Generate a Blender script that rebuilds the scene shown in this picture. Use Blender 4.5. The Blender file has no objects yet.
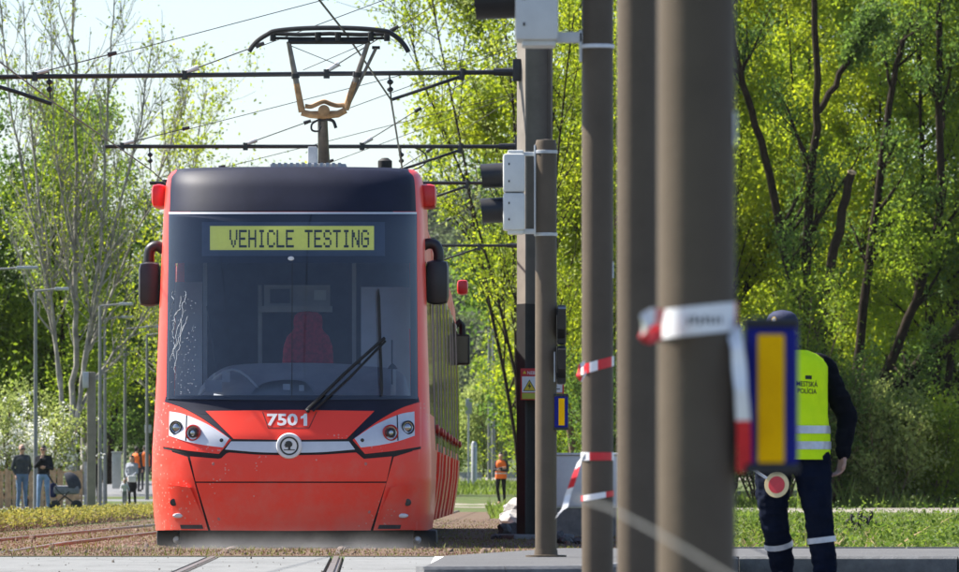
import bpy, bmesh, math, random
import numpy as np
from mathutils import Vector, Matrix

random.seed(7)
R = math.radians
scene = bpy.context.scene
C = scene.collection

# ------------------------------------------------------------------ camera, sky, sun, exposure
F, CX, HY, H = 7000.0, 479.5, 490.0, 0.54          # focal length in photo pixels, optical column, horizon row, eye height
cam_data = bpy.data.cameras.new('camera')
cam_data.sensor_width = 36.0
cam_data.lens = F / 959.0 * 36.0
cam_data.shift_y = (HY - 286.0) / 959.0
cam_data.clip_start = 0.5
cam_data.clip_end = 6000.0
cam_data.dof.use_dof = True
cam_data.dof.focus_distance = 64.8
cam_data.dof.aperture_fstop = 13.0
cam_data.dof.aperture_blades = 0
cam = bpy.data.objects.new('camera', cam_data)
cam.location = (0, 0, H)
cam.rotation_euler = (R(90), 0, 0)
C.objects.link(cam)
scene.camera = cam

SUN_EL, SUN_BACK = 50.0, 22.0                       # degrees; azimuth is to the left, SUN_BACK degrees behind the picture plane
sdir = Vector((-math.cos(R(SUN_BACK)) * math.cos(R(SUN_EL)), math.sin(R(SUN_BACK)) * math.cos(R(SUN_EL)), math.sin(R(SUN_EL))))
world = bpy.data.worlds.new('World')
scene.world = world
world.use_nodes = True
wn, wl = world.node_tree.nodes, world.node_tree.links
wn.clear()
w_out = wn.new('ShaderNodeOutputWorld'); w_bg = wn.new('ShaderNodeBackground'); w_sky = wn.new('ShaderNodeTexSky')
w_sky.sky_type = 'NISHITA'
w_sky.sun_disc = False
w_sky.sun_elevation = R(SUN_EL)
w_sky.sun_rotation = math.atan2(sdir.x, sdir.y)
w_sky.air_density = 1.0
w_sky.dust_density = 0.9
w_sky.ozone_density = 1.6
w_bg.inputs['Strength'].default_value = 0.072
w_mix = wn.new('ShaderNodeMix'); w_mix.data_type = 'RGBA'; w_mix.blend_type = 'MULTIPLY'; w_mix.inputs[0].default_value = 1.0; w_mix.inputs[7].default_value = (0.96, 0.98, 1.08, 1)
wl.new(w_sky.outputs[0], w_mix.inputs[6]); wl.new(w_mix.outputs[2], w_bg.inputs[0]); wl.new(w_bg.outputs[0], w_out.inputs[0])

sun_data = bpy.data.lights.new('sun', 'SUN')
sun_data.energy = 5.0
sun_data.angle = R(0.55)
sun_data.color = (1.0, 0.95, 0.87)
sun = bpy.data.objects.new('sun', sun_data)
sun.rotation_euler = (-sdir).to_track_quat('-Z', 'Y').to_euler()
sun.location = (-30, 40, 60)
C.objects.link(sun)

scene.view_settings.view_transform = 'Standard'
scene.view_settings.look = 'None'
scene.view_settings.exposure = 1.42
scene.view_settings.gamma = 1.0
scene.view_settings.use_curve_mapping = False
scene.render.engine = 'CYCLES'
scene.cycles.max_bounces = 8
scene.cycles.transparent_max_bounces = 12
scene.cycles.volume_bounces = 0
scene.cycles.use_denoising = True

# ------------------------------------------------------------------ helpers
def P(px, py, d):
    return Vector(((px - CX) * d / F, d, H + (HY - py) * d / F))

def terrain(x, y):
    t = min(max((y - 222.0) / 110.0, 0.0), 1.0)
    return 1.15 * t * t * (3 - 2 * t)

MATS = {}
def mat(name, col, rough=0.6, metal=0.0, coat=0.0, noise=0.0, nscale=6.0, bump=0.0, bscale=40.0, col2=None, emit=0.0, spec=0.5, detail=4.0):
    """procedural principled material: colour broken up by noise, optional fine relief"""
    if name in MATS: return MATS[name]
    m = bpy.data.materials.new(name); m.use_nodes = True
    nt = m.node_tree; b = nt.nodes['Principled BSDF']
    b.inputs['Roughness'].default_value = rough
    b.inputs['Metallic'].default_value = metal
    b.inputs['Coat Weight'].default_value = coat
    b.inputs['Coat Roughness'].default_value = 0.05
    b.inputs['Specular IOR Level'].default_value = spec
    b.inputs['Base Color'].default_value = (*col, 1)
    if emit:
        b.inputs['Emission Color'].default_value = (*col, 1); b.inputs['Emission Strength'].default_value = emit
    tc = nt.nodes.new('ShaderNodeTexCoord')
    if noise > 0 or col2:
        n = nt.nodes.new('ShaderNodeTexNoise'); n.inputs['Scale'].default_value = nscale; n.inputs['Detail'].default_value = detail
        n.inputs['Roughness'].default_value = 0.65
        nt.links.new(tc.outputs['Object'], n.inputs['Vector'])
        r = nt.nodes.new('ShaderNodeValToRGB')
        r.color_ramp.elements[0].position = 0.36; r.color_ramp.elements[1].position = 0.64
        c2 = col2 if col2 else tuple(min(1, c * (1 + noise)) for c in col)
        c1 = col if col2 else tuple(c * (1 - noise) for c in col)
        r.color_ramp.elements[0].color = (*c1, 1); r.color_ramp.elements[1].color = (*c2, 1)
        nt.links.new(n.outputs['Fac'], r.inputs['Fac']); nt.links.new(r.outputs['Color'], b.inputs['Base Color'])
    if bump > 0:
        n2 = nt.nodes.new('ShaderNodeTexNoise'); n2.inputs['Scale'].default_value = bscale; n2.inputs['Detail'].default_value = 6
        nt.links.new(tc.outputs['Object'], n2.inputs['Vector'])
        bp = nt.nodes.new('ShaderNodeBump'); bp.inputs['Strength'].default_value = bump; bp.inputs['Distance'].default_value = 0.02
        nt.links.new(n2.outputs['Fac'], bp.inputs['Height']); nt.links.new(bp.outputs['Normal'], b.inputs['Normal'])
    MATS[name] = m
    return m

def leaf_mat(name, a, b_, trans=0.45, scale=0.35):
    """leaf: diffuse + translucent, hue varying leaf by leaf and by clump"""
    if name in MATS: return MATS[name]
    m = bpy.data.materials.new(name); m.use_nodes = True
    nt = m.node_tree; nt.nodes.clear(); N = nt.nodes.new; L = nt.links.new
    out = N('ShaderNodeOutputMaterial'); mix = N('ShaderNodeMixShader'); df = N('ShaderNodeBsdfPrincipled'); tr = N('ShaderNodeBsdfTranslucent')
    geo = N('ShaderNodeNewGeometry'); tc = N('ShaderNodeTexCoord'); no = N('ShaderNodeTexNoise'); ad = N('ShaderNodeMath'); rm = N('ShaderNodeValToRGB')
    no.inputs['Scale'].default_value = scale; no.inputs['Detail'].default_value = 3
    L(tc.outputs['Object'], no.inputs['Vector'])
    ad.operation = 'MULTIPLY_ADD'; ad.inputs[1].default_value = 0.4
    L(geo.outputs['Random Per Island'], ad.inputs[0]); L(no.outputs['Fac'], ad.inputs[2])
    rm.color_ramp.elements[0].position = 0.4; rm.color_ramp.elements[1].position = 1.0
    rm.color_ramp.elements[0].color = (*a, 1); rm.color_ramp.elements[1].color = (*b_, 1)
    L(ad.outputs[0], rm.inputs['Fac'])
    df.inputs['Roughness'].default_value = 0.6; df.inputs['Specular IOR Level'].default_value = 0.2
    L(rm.outputs['Color'], df.inputs['Base Color'])
    hs = N('ShaderNodeHueSaturation'); hs.inputs['Value'].default_value = 1.8; hs.inputs['Saturation'].default_value = 1.03; hs.inputs['Hue'].default_value = 0.495
    L(rm.outputs['Color'], hs.inputs['Color']); L(hs.outputs['Color'], tr.inputs['Color'])
    mix.inputs['Fac'].default_value = trans
    L(df.outputs[0], mix.inputs[1]); L(tr.outputs[0], mix.inputs[2]); L(mix.outputs[0], out.inputs['Surface'])
    MATS[name] = m
    return m

def tag(o, label=None, cat=None, group=None, kind=None):
    if label: o['label'] = label
    if cat: o['category'] = cat
    if group: o['group'] = group
    if kind: o['kind'] = kind
    return o

def empty(name, loc, label=None, cat=None, group=None):
    o = bpy.data.objects.new(name, None); C.objects.link(o); o.location = loc
    o.empty_display_size = 0.2
    return tag(o, label, cat, group)

class MB:
    """collects shapes; build() links them as one mesh object. Points are world points; origin of the object = org"""
    def __init__(s): s.v, s.f, s.m, s.cur = [], [], [], 0
    def add(s, vs, fs):
        o = len(s.v); s.v += [tuple(p) for p in vs]; s.f += [tuple(i + o for i in f) for f in fs]; s.m += [s.cur] * len(fs); return s
    def box(s, lo, hi, rz=0.0, bev=0.0):
        lo, hi = Vector(lo), Vector(hi); c = (lo + hi) / 2; h = (hi - lo) / 2
        rot = Matrix.Rotation(rz, 3, 'Z')
        if bev <= 0:
            vs = [c + rot @ Vector((sx * h.x, sy * h.y, sz * h.z)) for sz in (-1, 1) for sx, sy in ((-1, -1), (1, -1), (1, 1), (-1, 1))]
            return s.add(vs, [(3, 2, 1, 0), (4, 5, 6, 7), (0, 1, 5, 4), (1, 2, 6, 5), (2, 3, 7, 6), (3, 0, 4, 7)])
        b = min(bev, 0.49 * min(2 * h.x, 2 * h.y, 2 * h.z))
        bm = bmesh.new(); bmesh.ops.create_cube(bm, size=1)
        for v in bm.verts: v.co = Vector((v.co.x * 2 * h.x, v.co.y * 2 * h.y, v.co.z * 2 * h.z))
        bmesh.ops.bevel(bm, geom=list(bm.edges), offset=b, segments=2, affect='EDGES', profile=0.6)
        bm.verts.index_update()
        vs = [c + rot @ v.co for v in bm.verts]; fs = [[v.index for v in f.verts] for f in bm.faces]; bm.free()
        return s.add(vs, fs)
    def tube(s, pts, r, n=8, cap=True):
        pts = [Vector(p) for p in pts]; k = len(pts)
        rs = r if isinstance(r, (list, tuple)) else [r] * k
        vs, fs = [], []
        prev = None
        for i, p in enumerate(pts):
            t = (pts[min(i + 1, k - 1)] - pts[max(i - 1, 0)])
            if t.length < 1e-9: t = Vector((0, 0, 1))
            t.normalize()
            if prev is None:
                a = Vector((0, 0, 1)) if abs(t.z) < 0.9 else Vector((1, 0, 0))
                e1 = t.cross(a).normalized()
            else:
                e1 = (prev - t * prev.dot(t))
                e1 = e1.normalized() if e1.length > 1e-6 else t.orthogonal().normalized()
            prev = e1; e2 = t.cross(e1)
            for j in range(n):
                an = 2 * math.pi * j / n
                vs.append(p + (e1 * math.cos(an) + e2 * math.sin(an)) * rs[i])
        for i in range(k - 1):
            for j in range(n):
                j2 = (j + 1) % n
                fs.append((i * n + j, i * n + j2, (i + 1) * n + j2, (i + 1) * n + j))
        if cap:
            fs.append(tuple(range(n))[::-1]); fs.append(tuple((k - 1) * n + j for j in range(n)))
        return s.add(vs, fs)
    def lathe(s, c, prof, axis='Z', n=24, sx=1.0, sy=1.0, cap=True):
        """prof = [(radius, along)] ; axis vector or letter"""
        ax = {'X': Vector((1, 0, 0)), 'Y': Vector((0, 1, 0)), 'Z': Vector((0, 0, 1))}[axis] if isinstance(axis, str) else Vector(axis).normalized()
        e1 = Vector((1, 0, 0)) if abs(ax.x) < 0.9 else Vector((0, 1, 0))
        e1 = (e1 - ax * e1.dot(ax)).normalized(); e2 = ax.cross(e1)
        c = Vector(c); vs, fs = [], []
        for (r, h) in prof:
            for j in range(n):
                a = 2 * math.pi * j / n
                vs.append(c + ax * h + (e1 * math.cos(a) * sx + e2 * math.sin(a) * sy) * max(r, 1e-5))
        k = len(prof)
        for i in range(k - 1):
            for j in range(n):
                j2 = (j + 1) % n; fs.append((i * n + j, i * n + j2, (i + 1) * n + j2, (i + 1) * n + j))
        if cap: fs.append(tuple(range(n))[::-1]); fs.append(tuple((k - 1) * n + j for j in range(n)))
        return s.add(vs, fs)
    def prism(s, poly, vec):
        """closed polygon of 3d points extruded by vec"""
        n = len(poly); vec = Vector(vec); a = [Vector(p) for p in poly]; b = [p + vec for p in a]
        return s.add(a + b, [tuple(range(n))[::-1], tuple(range(n, 2 * n))] + [(i, (i + 1) % n, n + (i + 1) % n, n + i) for i in range(n)])
    def grid(s, rows, thick=None):
        """rows of points -> quads; thick (vector) closes it behind with a rim"""
        nr, nc = len(rows), len(rows[0]); vs = [Vector(p) for r in rows for p in r]
        fs = [(i * nc + j, i * nc + j + 1, (i + 1) * nc + j + 1, (i + 1) * nc + j) for i in range(nr - 1) for j in range(nc - 1)]
        if thick is not None:
            t = Vector(thick)
            ring = [j for j in range(nc)] + [i * nc + nc - 1 for i in range(1, nr)] + [(nr - 1) * nc + j for j in range(nc - 2, -1, -1)] + [i * nc for i in range(nr - 2, 0, -1)]
            o = len(vs); vs += [vs[i] + t for i in ring]; k = len(ring)
            fs += [(ring[(i + 1) % k], ring[i], o + i, o + (i + 1) % k) for i in range(k)]
        return s.add(vs, fs)
    def build(s, name, mats, parent=None, org=None, smooth=True, angle=35, label=None, cat=None, group=None, kind=None):
        if not isinstance(mats, (list, tuple)): mats = [mats]
        if parent is not None: o0 = wpos(parent)
        elif org is not None: o0 = Vector(org)
        else:
            a = np.array(s.v); o0 = Vector(((a[:, 0].min() + a[:, 0].max()) / 2, (a[:, 1].min() + a[:, 1].max()) / 2, a[:, 2].min()))
        me = bpy.data.meshes.new(name)
        me.from_pydata([(p[0] - o0.x, p[1] - o0.y, p[2] - o0.z) for p in s.v], [], s.f)
        for m in mats: me.materials.append(m)
        if len(mats) > 1: me.polygons.foreach_set('material_index', s.m)
        bm = bmesh.new(); bm.from_mesh(me); bmesh.ops.recalc_face_normals(bm, faces=bm.faces)
        if smooth:
            for f in bm.faces: f.smooth = True
            for e in bm.edges:
                if len(e.link_faces) == 2 and e.calc_face_angle(0) > R(angle): e.smooth = False
        bm.to_mesh(me); bm.free(); me.update()
        o = bpy.data.objects.new(name, me); C.objects.link(o)
        if parent is not None: o.parent = parent
        else: o.location = o0
        o['_w'] = (o0.x, o0.y, o0.z)
        return tag(o, label, cat, group, kind)

def wpos(o):
    return Vector(o['_w']) if '_w' in o else Vector(o.location)

def raw_mesh(name, verts, quads, m, parent=None, org=(0, 0, 0), label=None, cat=None, kind=None, smooth=False):
    """fast numpy mesh of quads"""
    org = np.array(wpos(parent)) if parent is not None else np.array(org, dtype=float)
    me = bpy.data.meshes.new(name)
    v = (np.asarray(verts, dtype=np.float64) - org).astype(np.float32); q = np.asarray(quads, dtype=np.int32)
    me.vertices.add(len(v)); me.vertices.foreach_set('co', v.ravel())
    me.loops.add(q.size); me.loops.foreach_set('vertex_index', q.ravel())
    me.polygons.add(len(q)); me.polygons.foreach_set('loop_start', np.arange(0, q.size, 4, dtype=np.int32))
    try: me.polygons.foreach_set('loop_total', np.full(len(q), 4, dtype=np.int32))
    except Exception: pass
    me.update(calc_edges=True); me.validate()
    for mm in (m if isinstance(m, (list, tuple)) else [m]): me.materials.append(mm)
    o = bpy.data.objects.new(name, me); C.objects.link(o)
    if parent is not None: o.parent = parent
    else: o.location = org
    o['_w'] = tuple(float(x) for x in org)
    return tag(o, label, cat, None, kind)

def text_mesh(body, bold=0.0):
    """flat lettering as (verts2d, faces); unit = cap size about 0.7"""
    cu = bpy.data.curves.new('lettering', 'FONT'); cu.body = body; cu.offset = bold; cu.resolution_u = 3; cu.align_x = 'CENTER'
    ob = bpy.data.objects.new('lettering', cu); C.objects.link(ob)
    dg = bpy.context.evaluated_depsgraph_get(); me = bpy.data.meshes.new_from_object(ob.evaluated_get(dg))
    vs = [(v.co.x, v.co.y) for v in me.vertices]; fs = [tuple(p.vertices) for p in me.polygons]
    bpy.data.objects.remove(ob); bpy.data.curves.remove(cu); bpy.data.meshes.remove(me)
    xs = [v[0] for v in vs]; ys = [v[1] for v in vs]
    x0, x1, y0, y1 = min(xs), max(xs), min(ys), max(ys)
    return [((x - x0) / (x1 - x0), (y - y0) / (y1 - y0)) for x, y in vs], fs      # normalised to 0..1

def leaves(pos, size, rng, droop=0.0, aspect=0.5):
    """folded leaf quads at given points"""
    n = len(pos)
    th = rng.uniform(0, 2 * np.pi, n); z = rng.uniform(-1, 1, n) - droop; z = np.clip(z, -1, 1); rr = np.sqrt(1 - z * z)
    ax = np.stack([rr * np.cos(th), rr * np.sin(th), z], 1)
    b = rng.normal(size=(n, 3)); b -= ax * (b * ax).sum(1)[:, None]; b /= np.linalg.norm(b, axis=1)[:, None] + 1e-9
    c = np.cross(ax, b)
    s = (np.asarray(size) * rng.uniform(0.6, 1.35, n))[:, None] if np.ndim(size) == 0 else size[:, None] * rng.uniform(0.6, 1.35, n)[:, None]
    p0 = pos - ax * s * 0.5; p2 = pos + ax * s * 0.5
    p1 = pos + b * s * aspect * 0.5 + c * s * 0.12; p3 = pos - b * s * aspect * 0.5 + c * s * 0.12
    v = np.stack([p0, p1, p2, p3], 1).reshape(-1, 3)
    q = np.arange(4 * n).reshape(-1, 4)
    return v, q
# ------------------------------------------------------------------ ground, roads, paths
def sheet(name, m, poly, dz=0.0, step=None, kind='structure', zfun=None):
    """flat sheet following the terrain; poly = 4 corner points (x,y) in order, gridded"""
    a, b, c, d = [Vector((p[0], p[1], 0)) for p in poly]
    nu, nv = step if step else (1, 1)
    rows = []
    for i in range(nv + 1):
        t = i / nv; l = a.lerp(d, t); r = b.lerp(c, t); row = []
        for j in range(nu + 1):
            p = l.lerp(r, j / nu); p.z = (zfun or terrain)(p.x, p.y) + dz; row.append(p)
        rows.append(row)
    return MB().grid(rows).build(name, m, org=(0, 0, 0), smooth=False, kind=kind)

def ground_mat(name, cols, scales, bump=0.35, bscale=18.0):
    m = bpy.data.materials.new(name); m.use_nodes = True; nt = m.node_tree; b = nt.nodes['Principled BSDF']; b.inputs['Roughness'].default_value = 0.95
    b.inputs['Specular IOR Level'].default_value = 0.2
    N = nt.nodes.new; L = nt.links.new; tc = N('ShaderNodeTexCoord'); prev = None
    for i, c in enumerate(cols):
        if prev is None:
            rgb = N('ShaderNodeRGB'); rgb.outputs[0].default_value = (*c, 1); prev = rgb.outputs[0]; continue
        n = N('ShaderNodeTexNoise'); n.inputs['Scale'].default_value = scales[i - 1]; n.inputs['Detail'].default_value = 8; n.inputs['Roughness'].default_value = 0.7
        mp = N('ShaderNodeMapping'); mp.inputs['Location'].default_value = (i * 7.3, i * 3.1, 0); L(tc.outputs['Object'], mp.inputs[0]); L(mp.outputs[0], n.inputs['Vector'])
        r = N('ShaderNodeValToRGB'); r.color_ramp.elements[0].position = 0.46; r.color_ramp.elements[1].position = 0.6
        L(n.outputs['Fac'], r.inputs['Fac'])
        mx = N('ShaderNodeMix'); mx.data_type = 'RGBA'; L(r.outputs['Color'], mx.inputs[0]); L(prev, mx.inputs[6]); mx.inputs[7].default_value = (*c, 1); prev = mx.outputs[2]
    L(prev, b.inputs['Base Color'])
    n2 = N('ShaderNodeTexNoise'); n2.inputs['Scale'].default_value = bscale; n2.inputs['Detail'].default_value = 8; L(tc.outputs['Object'], n2.inputs['Vector'])
    bp = N('ShaderNodeBump'); bp.inputs['Strength'].default_value = bump; bp.inputs['Distance'].default_value = 0.05
    L(n2.outputs['Fac'], bp.inputs['Height']); L(bp.outputs['Normal'], b.inputs['Normal'])
    return m

M_grass = ground_mat('grass_ground', [(0.07, 0.10, 0.025), (0.12, 0.10, 0.06), (0.05, 0.085, 0.02)], [0.6, 2.0])
M_bed = ground_mat('sedum_soil', [(0.115, 0.068, 0.048), (0.085, 0.082, 0.032), (0.15, 0.10, 0.075)], [0.8, 3.0], 0.6, 14)
M_conc = ground_mat('pale_concrete', [(0.175, 0.178, 0.174), (0.125, 0.127, 0.124), (0.205, 0.208, 0.204)], [0.7, 5.0], 0.15, 60)
M_asph = ground_mat('grey_asphalt', [(0.105, 0.105, 0.107), (0.13, 0.129, 0.127), (0.08, 0.08, 0.082)], [1.5, 30.0], 0.3, 90)
M_road = ground_mat('dark_asphalt', [(0.075, 0.075, 0.078), (0.10, 0.10, 0.10), (0.06, 0.06, 0.062)], [1.5, 30.0], 0.3, 90)
M_path = ground_mat('path_asphalt', [(0.15, 0.153, 0.16), (0.185, 0.185, 0.187)], [1.0], 0.1, 50)
M_grav = ground_mat('pale_gravel', [(0.24, 0.215, 0.175), (0.20, 0.18, 0.145), (0.27, 0.245, 0.205)], [0.8, 4.0], 0.4, 40)
M_kerb = mat('kerb_granite', (0.13, 0.132, 0.135), 0.75, noise=0.22, nscale=9, bump=0.2, bscale=80)
M_paint = mat('road_paint', (0.62, 0.61, 0.56), 0.8, noise=0.2, nscale=12)
M_railsteel = mat('rail_steel', (0.22, 0.18, 0.145), 0.45, 0.6, noise=0.3, nscale=8)

def ground_z(x, y):
    return terrain(x, y) - (0.30 if y < 52 else (0.30 * (1 - (y - 52) / 4.5) if y < 56.5 else 0.0))
rows = []
ys = [-60, 0, 30, 45, 52, 54, 56.5, 60, 80, 110, 150, 190, 222, 235, 248, 262, 276, 290, 304, 318, 332, 400, 700, 1500, 5000]
xs = [-3000, -400, -120, -60, -30, -15, -6, 0, 6, 15, 30, 60, 120, 400, 3000]
for y in ys: rows.append([(x, y, ground_z(x, y)) for x in xs])
MB().grid(rows).build('ground', M_grass, org=(0, 0, 0), smooth=True, angle=80, kind='structure')
sheet('track_bed', M_bed, [(-6.1, 56.9), (3.2, 56.9), (3.6, 128), (-5.9, 128)], 0.004, (8, 24))
sheet('far_track_bed', M_bed, [(-5.9, 128.0), (0.9, 128.0), (0.9, 170), (-5.6, 170)], 0.004, (6, 8))
sheet('asphalt_path', M_path, [(-16.5, 196), (-8.8, 186), (-9.0, 300), (-17.0, 300)], 0.004, (2, 30))
sheet('gravel_path', M_grav, [(-4, 233), (7.2, 166), (7.4, 208), (-4, 259)], 0.004, (6, 20))
sheet('gravel_path.001', M_grav, [(7.2, 166), (30, 160), (30, 207), (7.4, 208)], 0.004, (2, 2))
sheet('far_road', M_grav, [(-6, 302), (40, 302), (40, 316), (-6, 316)], 0.006, (6, 12))

def road_z(x, y):
    t = min(max((x + 0.3) / 1.3, 0), 1); return -0.08 * t
sheet('road', M_road, [(-0.18, -5), (30, -5), (30, 46.3), (-0.18, 46.3)], 0.0, (60, 2), zfun=lambda x, y: road_z(x, y) - 0.004)
# pale concrete crossing: a base and the slabs laid on it with recessed joints
sheet('crossing_base', mat('joint_dark', (0.06, 0.055, 0.05), 0.95), [(-14, 20), (-0.2, 20), (-0.2, 56.8), (-14, 56.8)], -0.035, (2, 2), zfun=lambda x, y: 0)
def rail_x(y):                                  # centre line of the tram's track; it swings a little before the crossing
    base = -1.755 + 0.0065 * (y - 64.5)
    t = max(0.0, (63.5 - y)) / 17.5
    return base + 0.40 * t if y < 63.5 else base
def rail_x2(y): return -4.60 + 0.0057 * (y - 60)
crossing = empty('concrete_crossing', (-5, 46, 0)); tag(crossing, kind='structure')
def slab(xa, xb, y0, y1):
    """slab between two x-functions"""
    mb = MB(); g = 0.012; top, bot = [], []
    yy = [y0 + g + (y1 - y0 - 2 * g) * i / 6 for i in range(7)]
    mb.grid([[(xa(y) + g, y, 0), (xb(y) - g, y, 0)] for y in yy], thick=(0, 0, -0.06))
    return mb.build('concrete_slab', M_conc, crossing, smooth=False)
cols = [lambda y: -14.0, lambda y: -10.0, lambda y: -6.6, lambda y: rail_x2(y) - 0.545, lambda y: rail_x2(y) - 0.452, lambda y: rail_x2(y) + 0.455, lambda y: rail_x2(y) + 0.548,
        lambda y: rail_x(y) - 0.545, lambda y: rail_x(y) - 0.452, lambda y: rail_x(y) + 0.455, lambda y: rail_x(y) + 0.548, lambda y: -0.24]
yb = [38, 44.5, 50.6, 56.8]
for i in range(len(cols) - 1):
    if i in (3, 5, 7, 9): continue
    for k in range(3): slab(cols[i], cols[i + 1], yb[k], yb[k + 1])
# grooved rails, flush in the crossing, standing a little proud of the soil beyond
def zr(y): return 0.002 + 0.03 * min(max((y - 58.0) / 10.0, 0.0), 1.0)
for name_fx, y0, y1 in ((rail_x, 30, 175), (rail_x2, 30, 175)):
    for s in (-0.5, 0.5):
        yy = [y0 + (y1 - y0) * i / 60 for i in range(61)]
        mb = MB()
        head = [[(name_fx(y) + s + dx, y, z) for dx, z in ((-0.031, -0.03), (-0.031, zr(y)), (0.012, zr(y)), (0.013, -0.012), (0.026, -0.012), (0.027, zr(y) - 0.002), (0.036, zr(y) - 0.002), (0.036, -0.03))] for y in yy]
        mb.grid(head)
        tag(mb.build('rail', M_railsteel, org=(0, 60, 0), smooth=False), kind='structure')
# earth edge strips along the left track's rails (low ridges of soil and old sleepers' edge)
# raised pavement with kerb stones
PZ = 0.10
pav = MB()
front = [(-0.32, 40.2), (0.62, 40.6), (1.72, 46.5), (9.0, 46.3), (24, 46.0)]
back = [(24, 53.4), (1.7, 53.2), (0.62, 53.4), (-0.23, 47.2)]
poly = [(x, y, PZ) for x, y in front + back]
inner = [(-0.32 + 0.0, 40.33), (0.58, 40.74), (1.66, 46.63), (9.0, 46.43), (24, 46.13)]
pav.prism([(x, y, PZ - 0.004) for x, y in inner + back], (0, 0, -0.3))
pavement = pav.build('pavement', M_asph, org=(1, 46, PZ), smooth=False, kind='structure')
def kerb_run(a, b, n):
    a, b = Vector((*a, 0)), Vector((*b, 0)); t = (b - a) / n; nrm = Vector((-t.y, t.x, 0)).normalized() * 0.125
    for i in range(n):
        p, q = a + t * (i + 0.004), a + t * (i + 0.996)
        mb = MB(); zz = PZ
        ch = 0.018
        sect = lambda c: [c + Vector((0, 0, -0.25)), c + Vector((0, 0, zz - ch)), c + nrm * 0.14 + Vector((0, 0, zz)), c + nrm + Vector((0, 0, zz)), c + nrm + Vector((0, 0, -0.25))]
        s0, s1 = sect(p), sect(q); k = len(s0)
        mb.add(s0 + s1, [tuple(range(k))[::-1], tuple(range(k, 2 * k))] + [(j, (j + 1) % k, k + (j + 1) % k, k + j) for j in range(k)])
        mb.build('kerb_stone', M_kerb, pavement, smooth=False)
kerb_run((-0.32, 40.2), (0.62, 40.6), 2)
kerb_run((0.62, 40.6), (1.72, 46.5), 6)
kerb_run((1.72, 46.5), (9.0, 46.3), 5)
kerb_run((9.0, 46.3), (18.0, 46.1), 6)
# back edging of the pavement
for i in range(12):
    x0 = 1.75 + i * 1.5
    MB().box((x0, 53.2, -0.1), (x0 + 1.485, 53.32, PZ + 0.006)).build('edging_stone', M_kerb, pavement, smooth=False)
# painted line between the concrete and the asphalt
sheet('painted_line', M_paint, [(-0.335, 30), (-0.225, 30), (-0.25, 56.2), (-0.36, 56.2)], 0.006, (1, 4), zfun=lambda x, y: 0)

# ------------------------------------------------------------------ plants
def tubes_to_raw(branches, n=5):
    """many tapered tubes -> numpy quads"""
    V, Q, off = [], [], 0
    ang = np.linspace(0, 2 * np.pi, n, endpoint=False)
    for pts, rad in branches:
        p = np.asarray(pts, float); k = len(p)
        t = np.gradient(p, axis=0); t /= np.linalg.norm(t, axis=1)[:, None] + 1e-9
        a = np.where(np.abs(t[:, 2:3]) < 0.9, np.array([[0, 0, 1.0]]), np.array([[1.0, 0, 0]]))
        e1 = np.cross(t, a); e1 /= np.linalg.norm(e1, axis=1)[:, None] + 1e-9; e2 = np.cross(t, e1)
        ring = p[:, None, :] + (e1[:, None, :] * np.cos(ang)[None, :, None] + e2[:, None, :] * np.sin(ang)[None, :, None]) * np.asarray(rad)[:, None, None]
        V.append(ring.reshape(-1, 3))
        i = np.arange(k - 1)[:, None] * n; j = np.arange(n)[None, :]; j2 = (j + 1) % n
        Q.append(np.stack([i + j, i + j2, i + n + j2, i + n + j], -1).reshape(-1, 4) + off); off += k * n
    return np.concatenate(V), np.concatenate(Q)

def branch(p, d, L, r0, r1, rng, k=6, wob=0.12, up=0.05):
    pts = [np.array(p, float)]; d = np.array(d, float); d /= np.linalg.norm(d)
    for i in range(k):
        d = d + rng.normal(scale=wob, size=3) + np.array([0, 0, up]); d /= np.linalg.norm(d)
        pts.append(pts[-1] + d * L / k)
    return np.array(pts), np.linspace(r0, r1, k + 1)

def grow(stem, levels, rng, out, leafpts, cnt=(7, 5), ratio=(0.45, 0.5), ang=(0.9, 0.9), start=0.25, up=0.08, lvl=0, leaf_from=1):
    pts, rad = stem; out.append(stem)
    if lvl >= leaf_from:
        for t in np.linspace(0.25, 1.0, 4): 
            i = t * (len(pts) - 1); a = int(min(i, len(pts) - 2)); leafpts.append(pts[a] + (pts[a + 1] - pts[a]) * (i - a))
    if lvl >= levels: return
    L = np.linalg.norm(np.diff(pts, axis=0), axis=1).sum()
    for c in range(cnt[lvl]):
        t = rng.uniform(start if lvl == 0 else 0.15, 1.0); i = t * (len(pts) - 1); a = int(min(i, len(pts) - 2)); f = i - a
        p = pts[a] + (pts[a + 1] - pts[a]) * f; r = rad[a] + (rad[a + 1] - rad[a]) * f
        d = pts[a + 1] - pts[a]; d = d / (np.linalg.norm(d) + 1e-9)
        s = rng.normal(size=3); s -= d * s.dot(d); s /= np.linalg.norm(s) + 1e-9
        dd = d + s * ang[lvl] * rng.uniform(0.6, 1.2)
        l = L * ratio[lvl] * rng.uniform(0.6, 1.15) * (1.15 - 0.5 * t)
        grow(branch(p, dd, l, max(r * 0.6, 0.008), 0.006, rng, 5, 0.13, up), levels, rng, out, leafpts, cnt, ratio, ang, start, up, lvl + 1, leaf_from)

def leaf_cloud(leafpts, per, sigma, rng, squash=1.0, keep=0.8):
    lp = np.array(leafpts); lp = lp[rng.random(len(lp)) < keep]
    k = rng.poisson(per, len(lp)); base = np.repeat(lp, k, axis=0); sg = np.repeat(rng.uniform(0.6, 1.3, len(lp)), k)[:, None] * sigma
    return base + rng.normal(size=base.shape) * sg * np.array([1, 1, squash])

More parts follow.
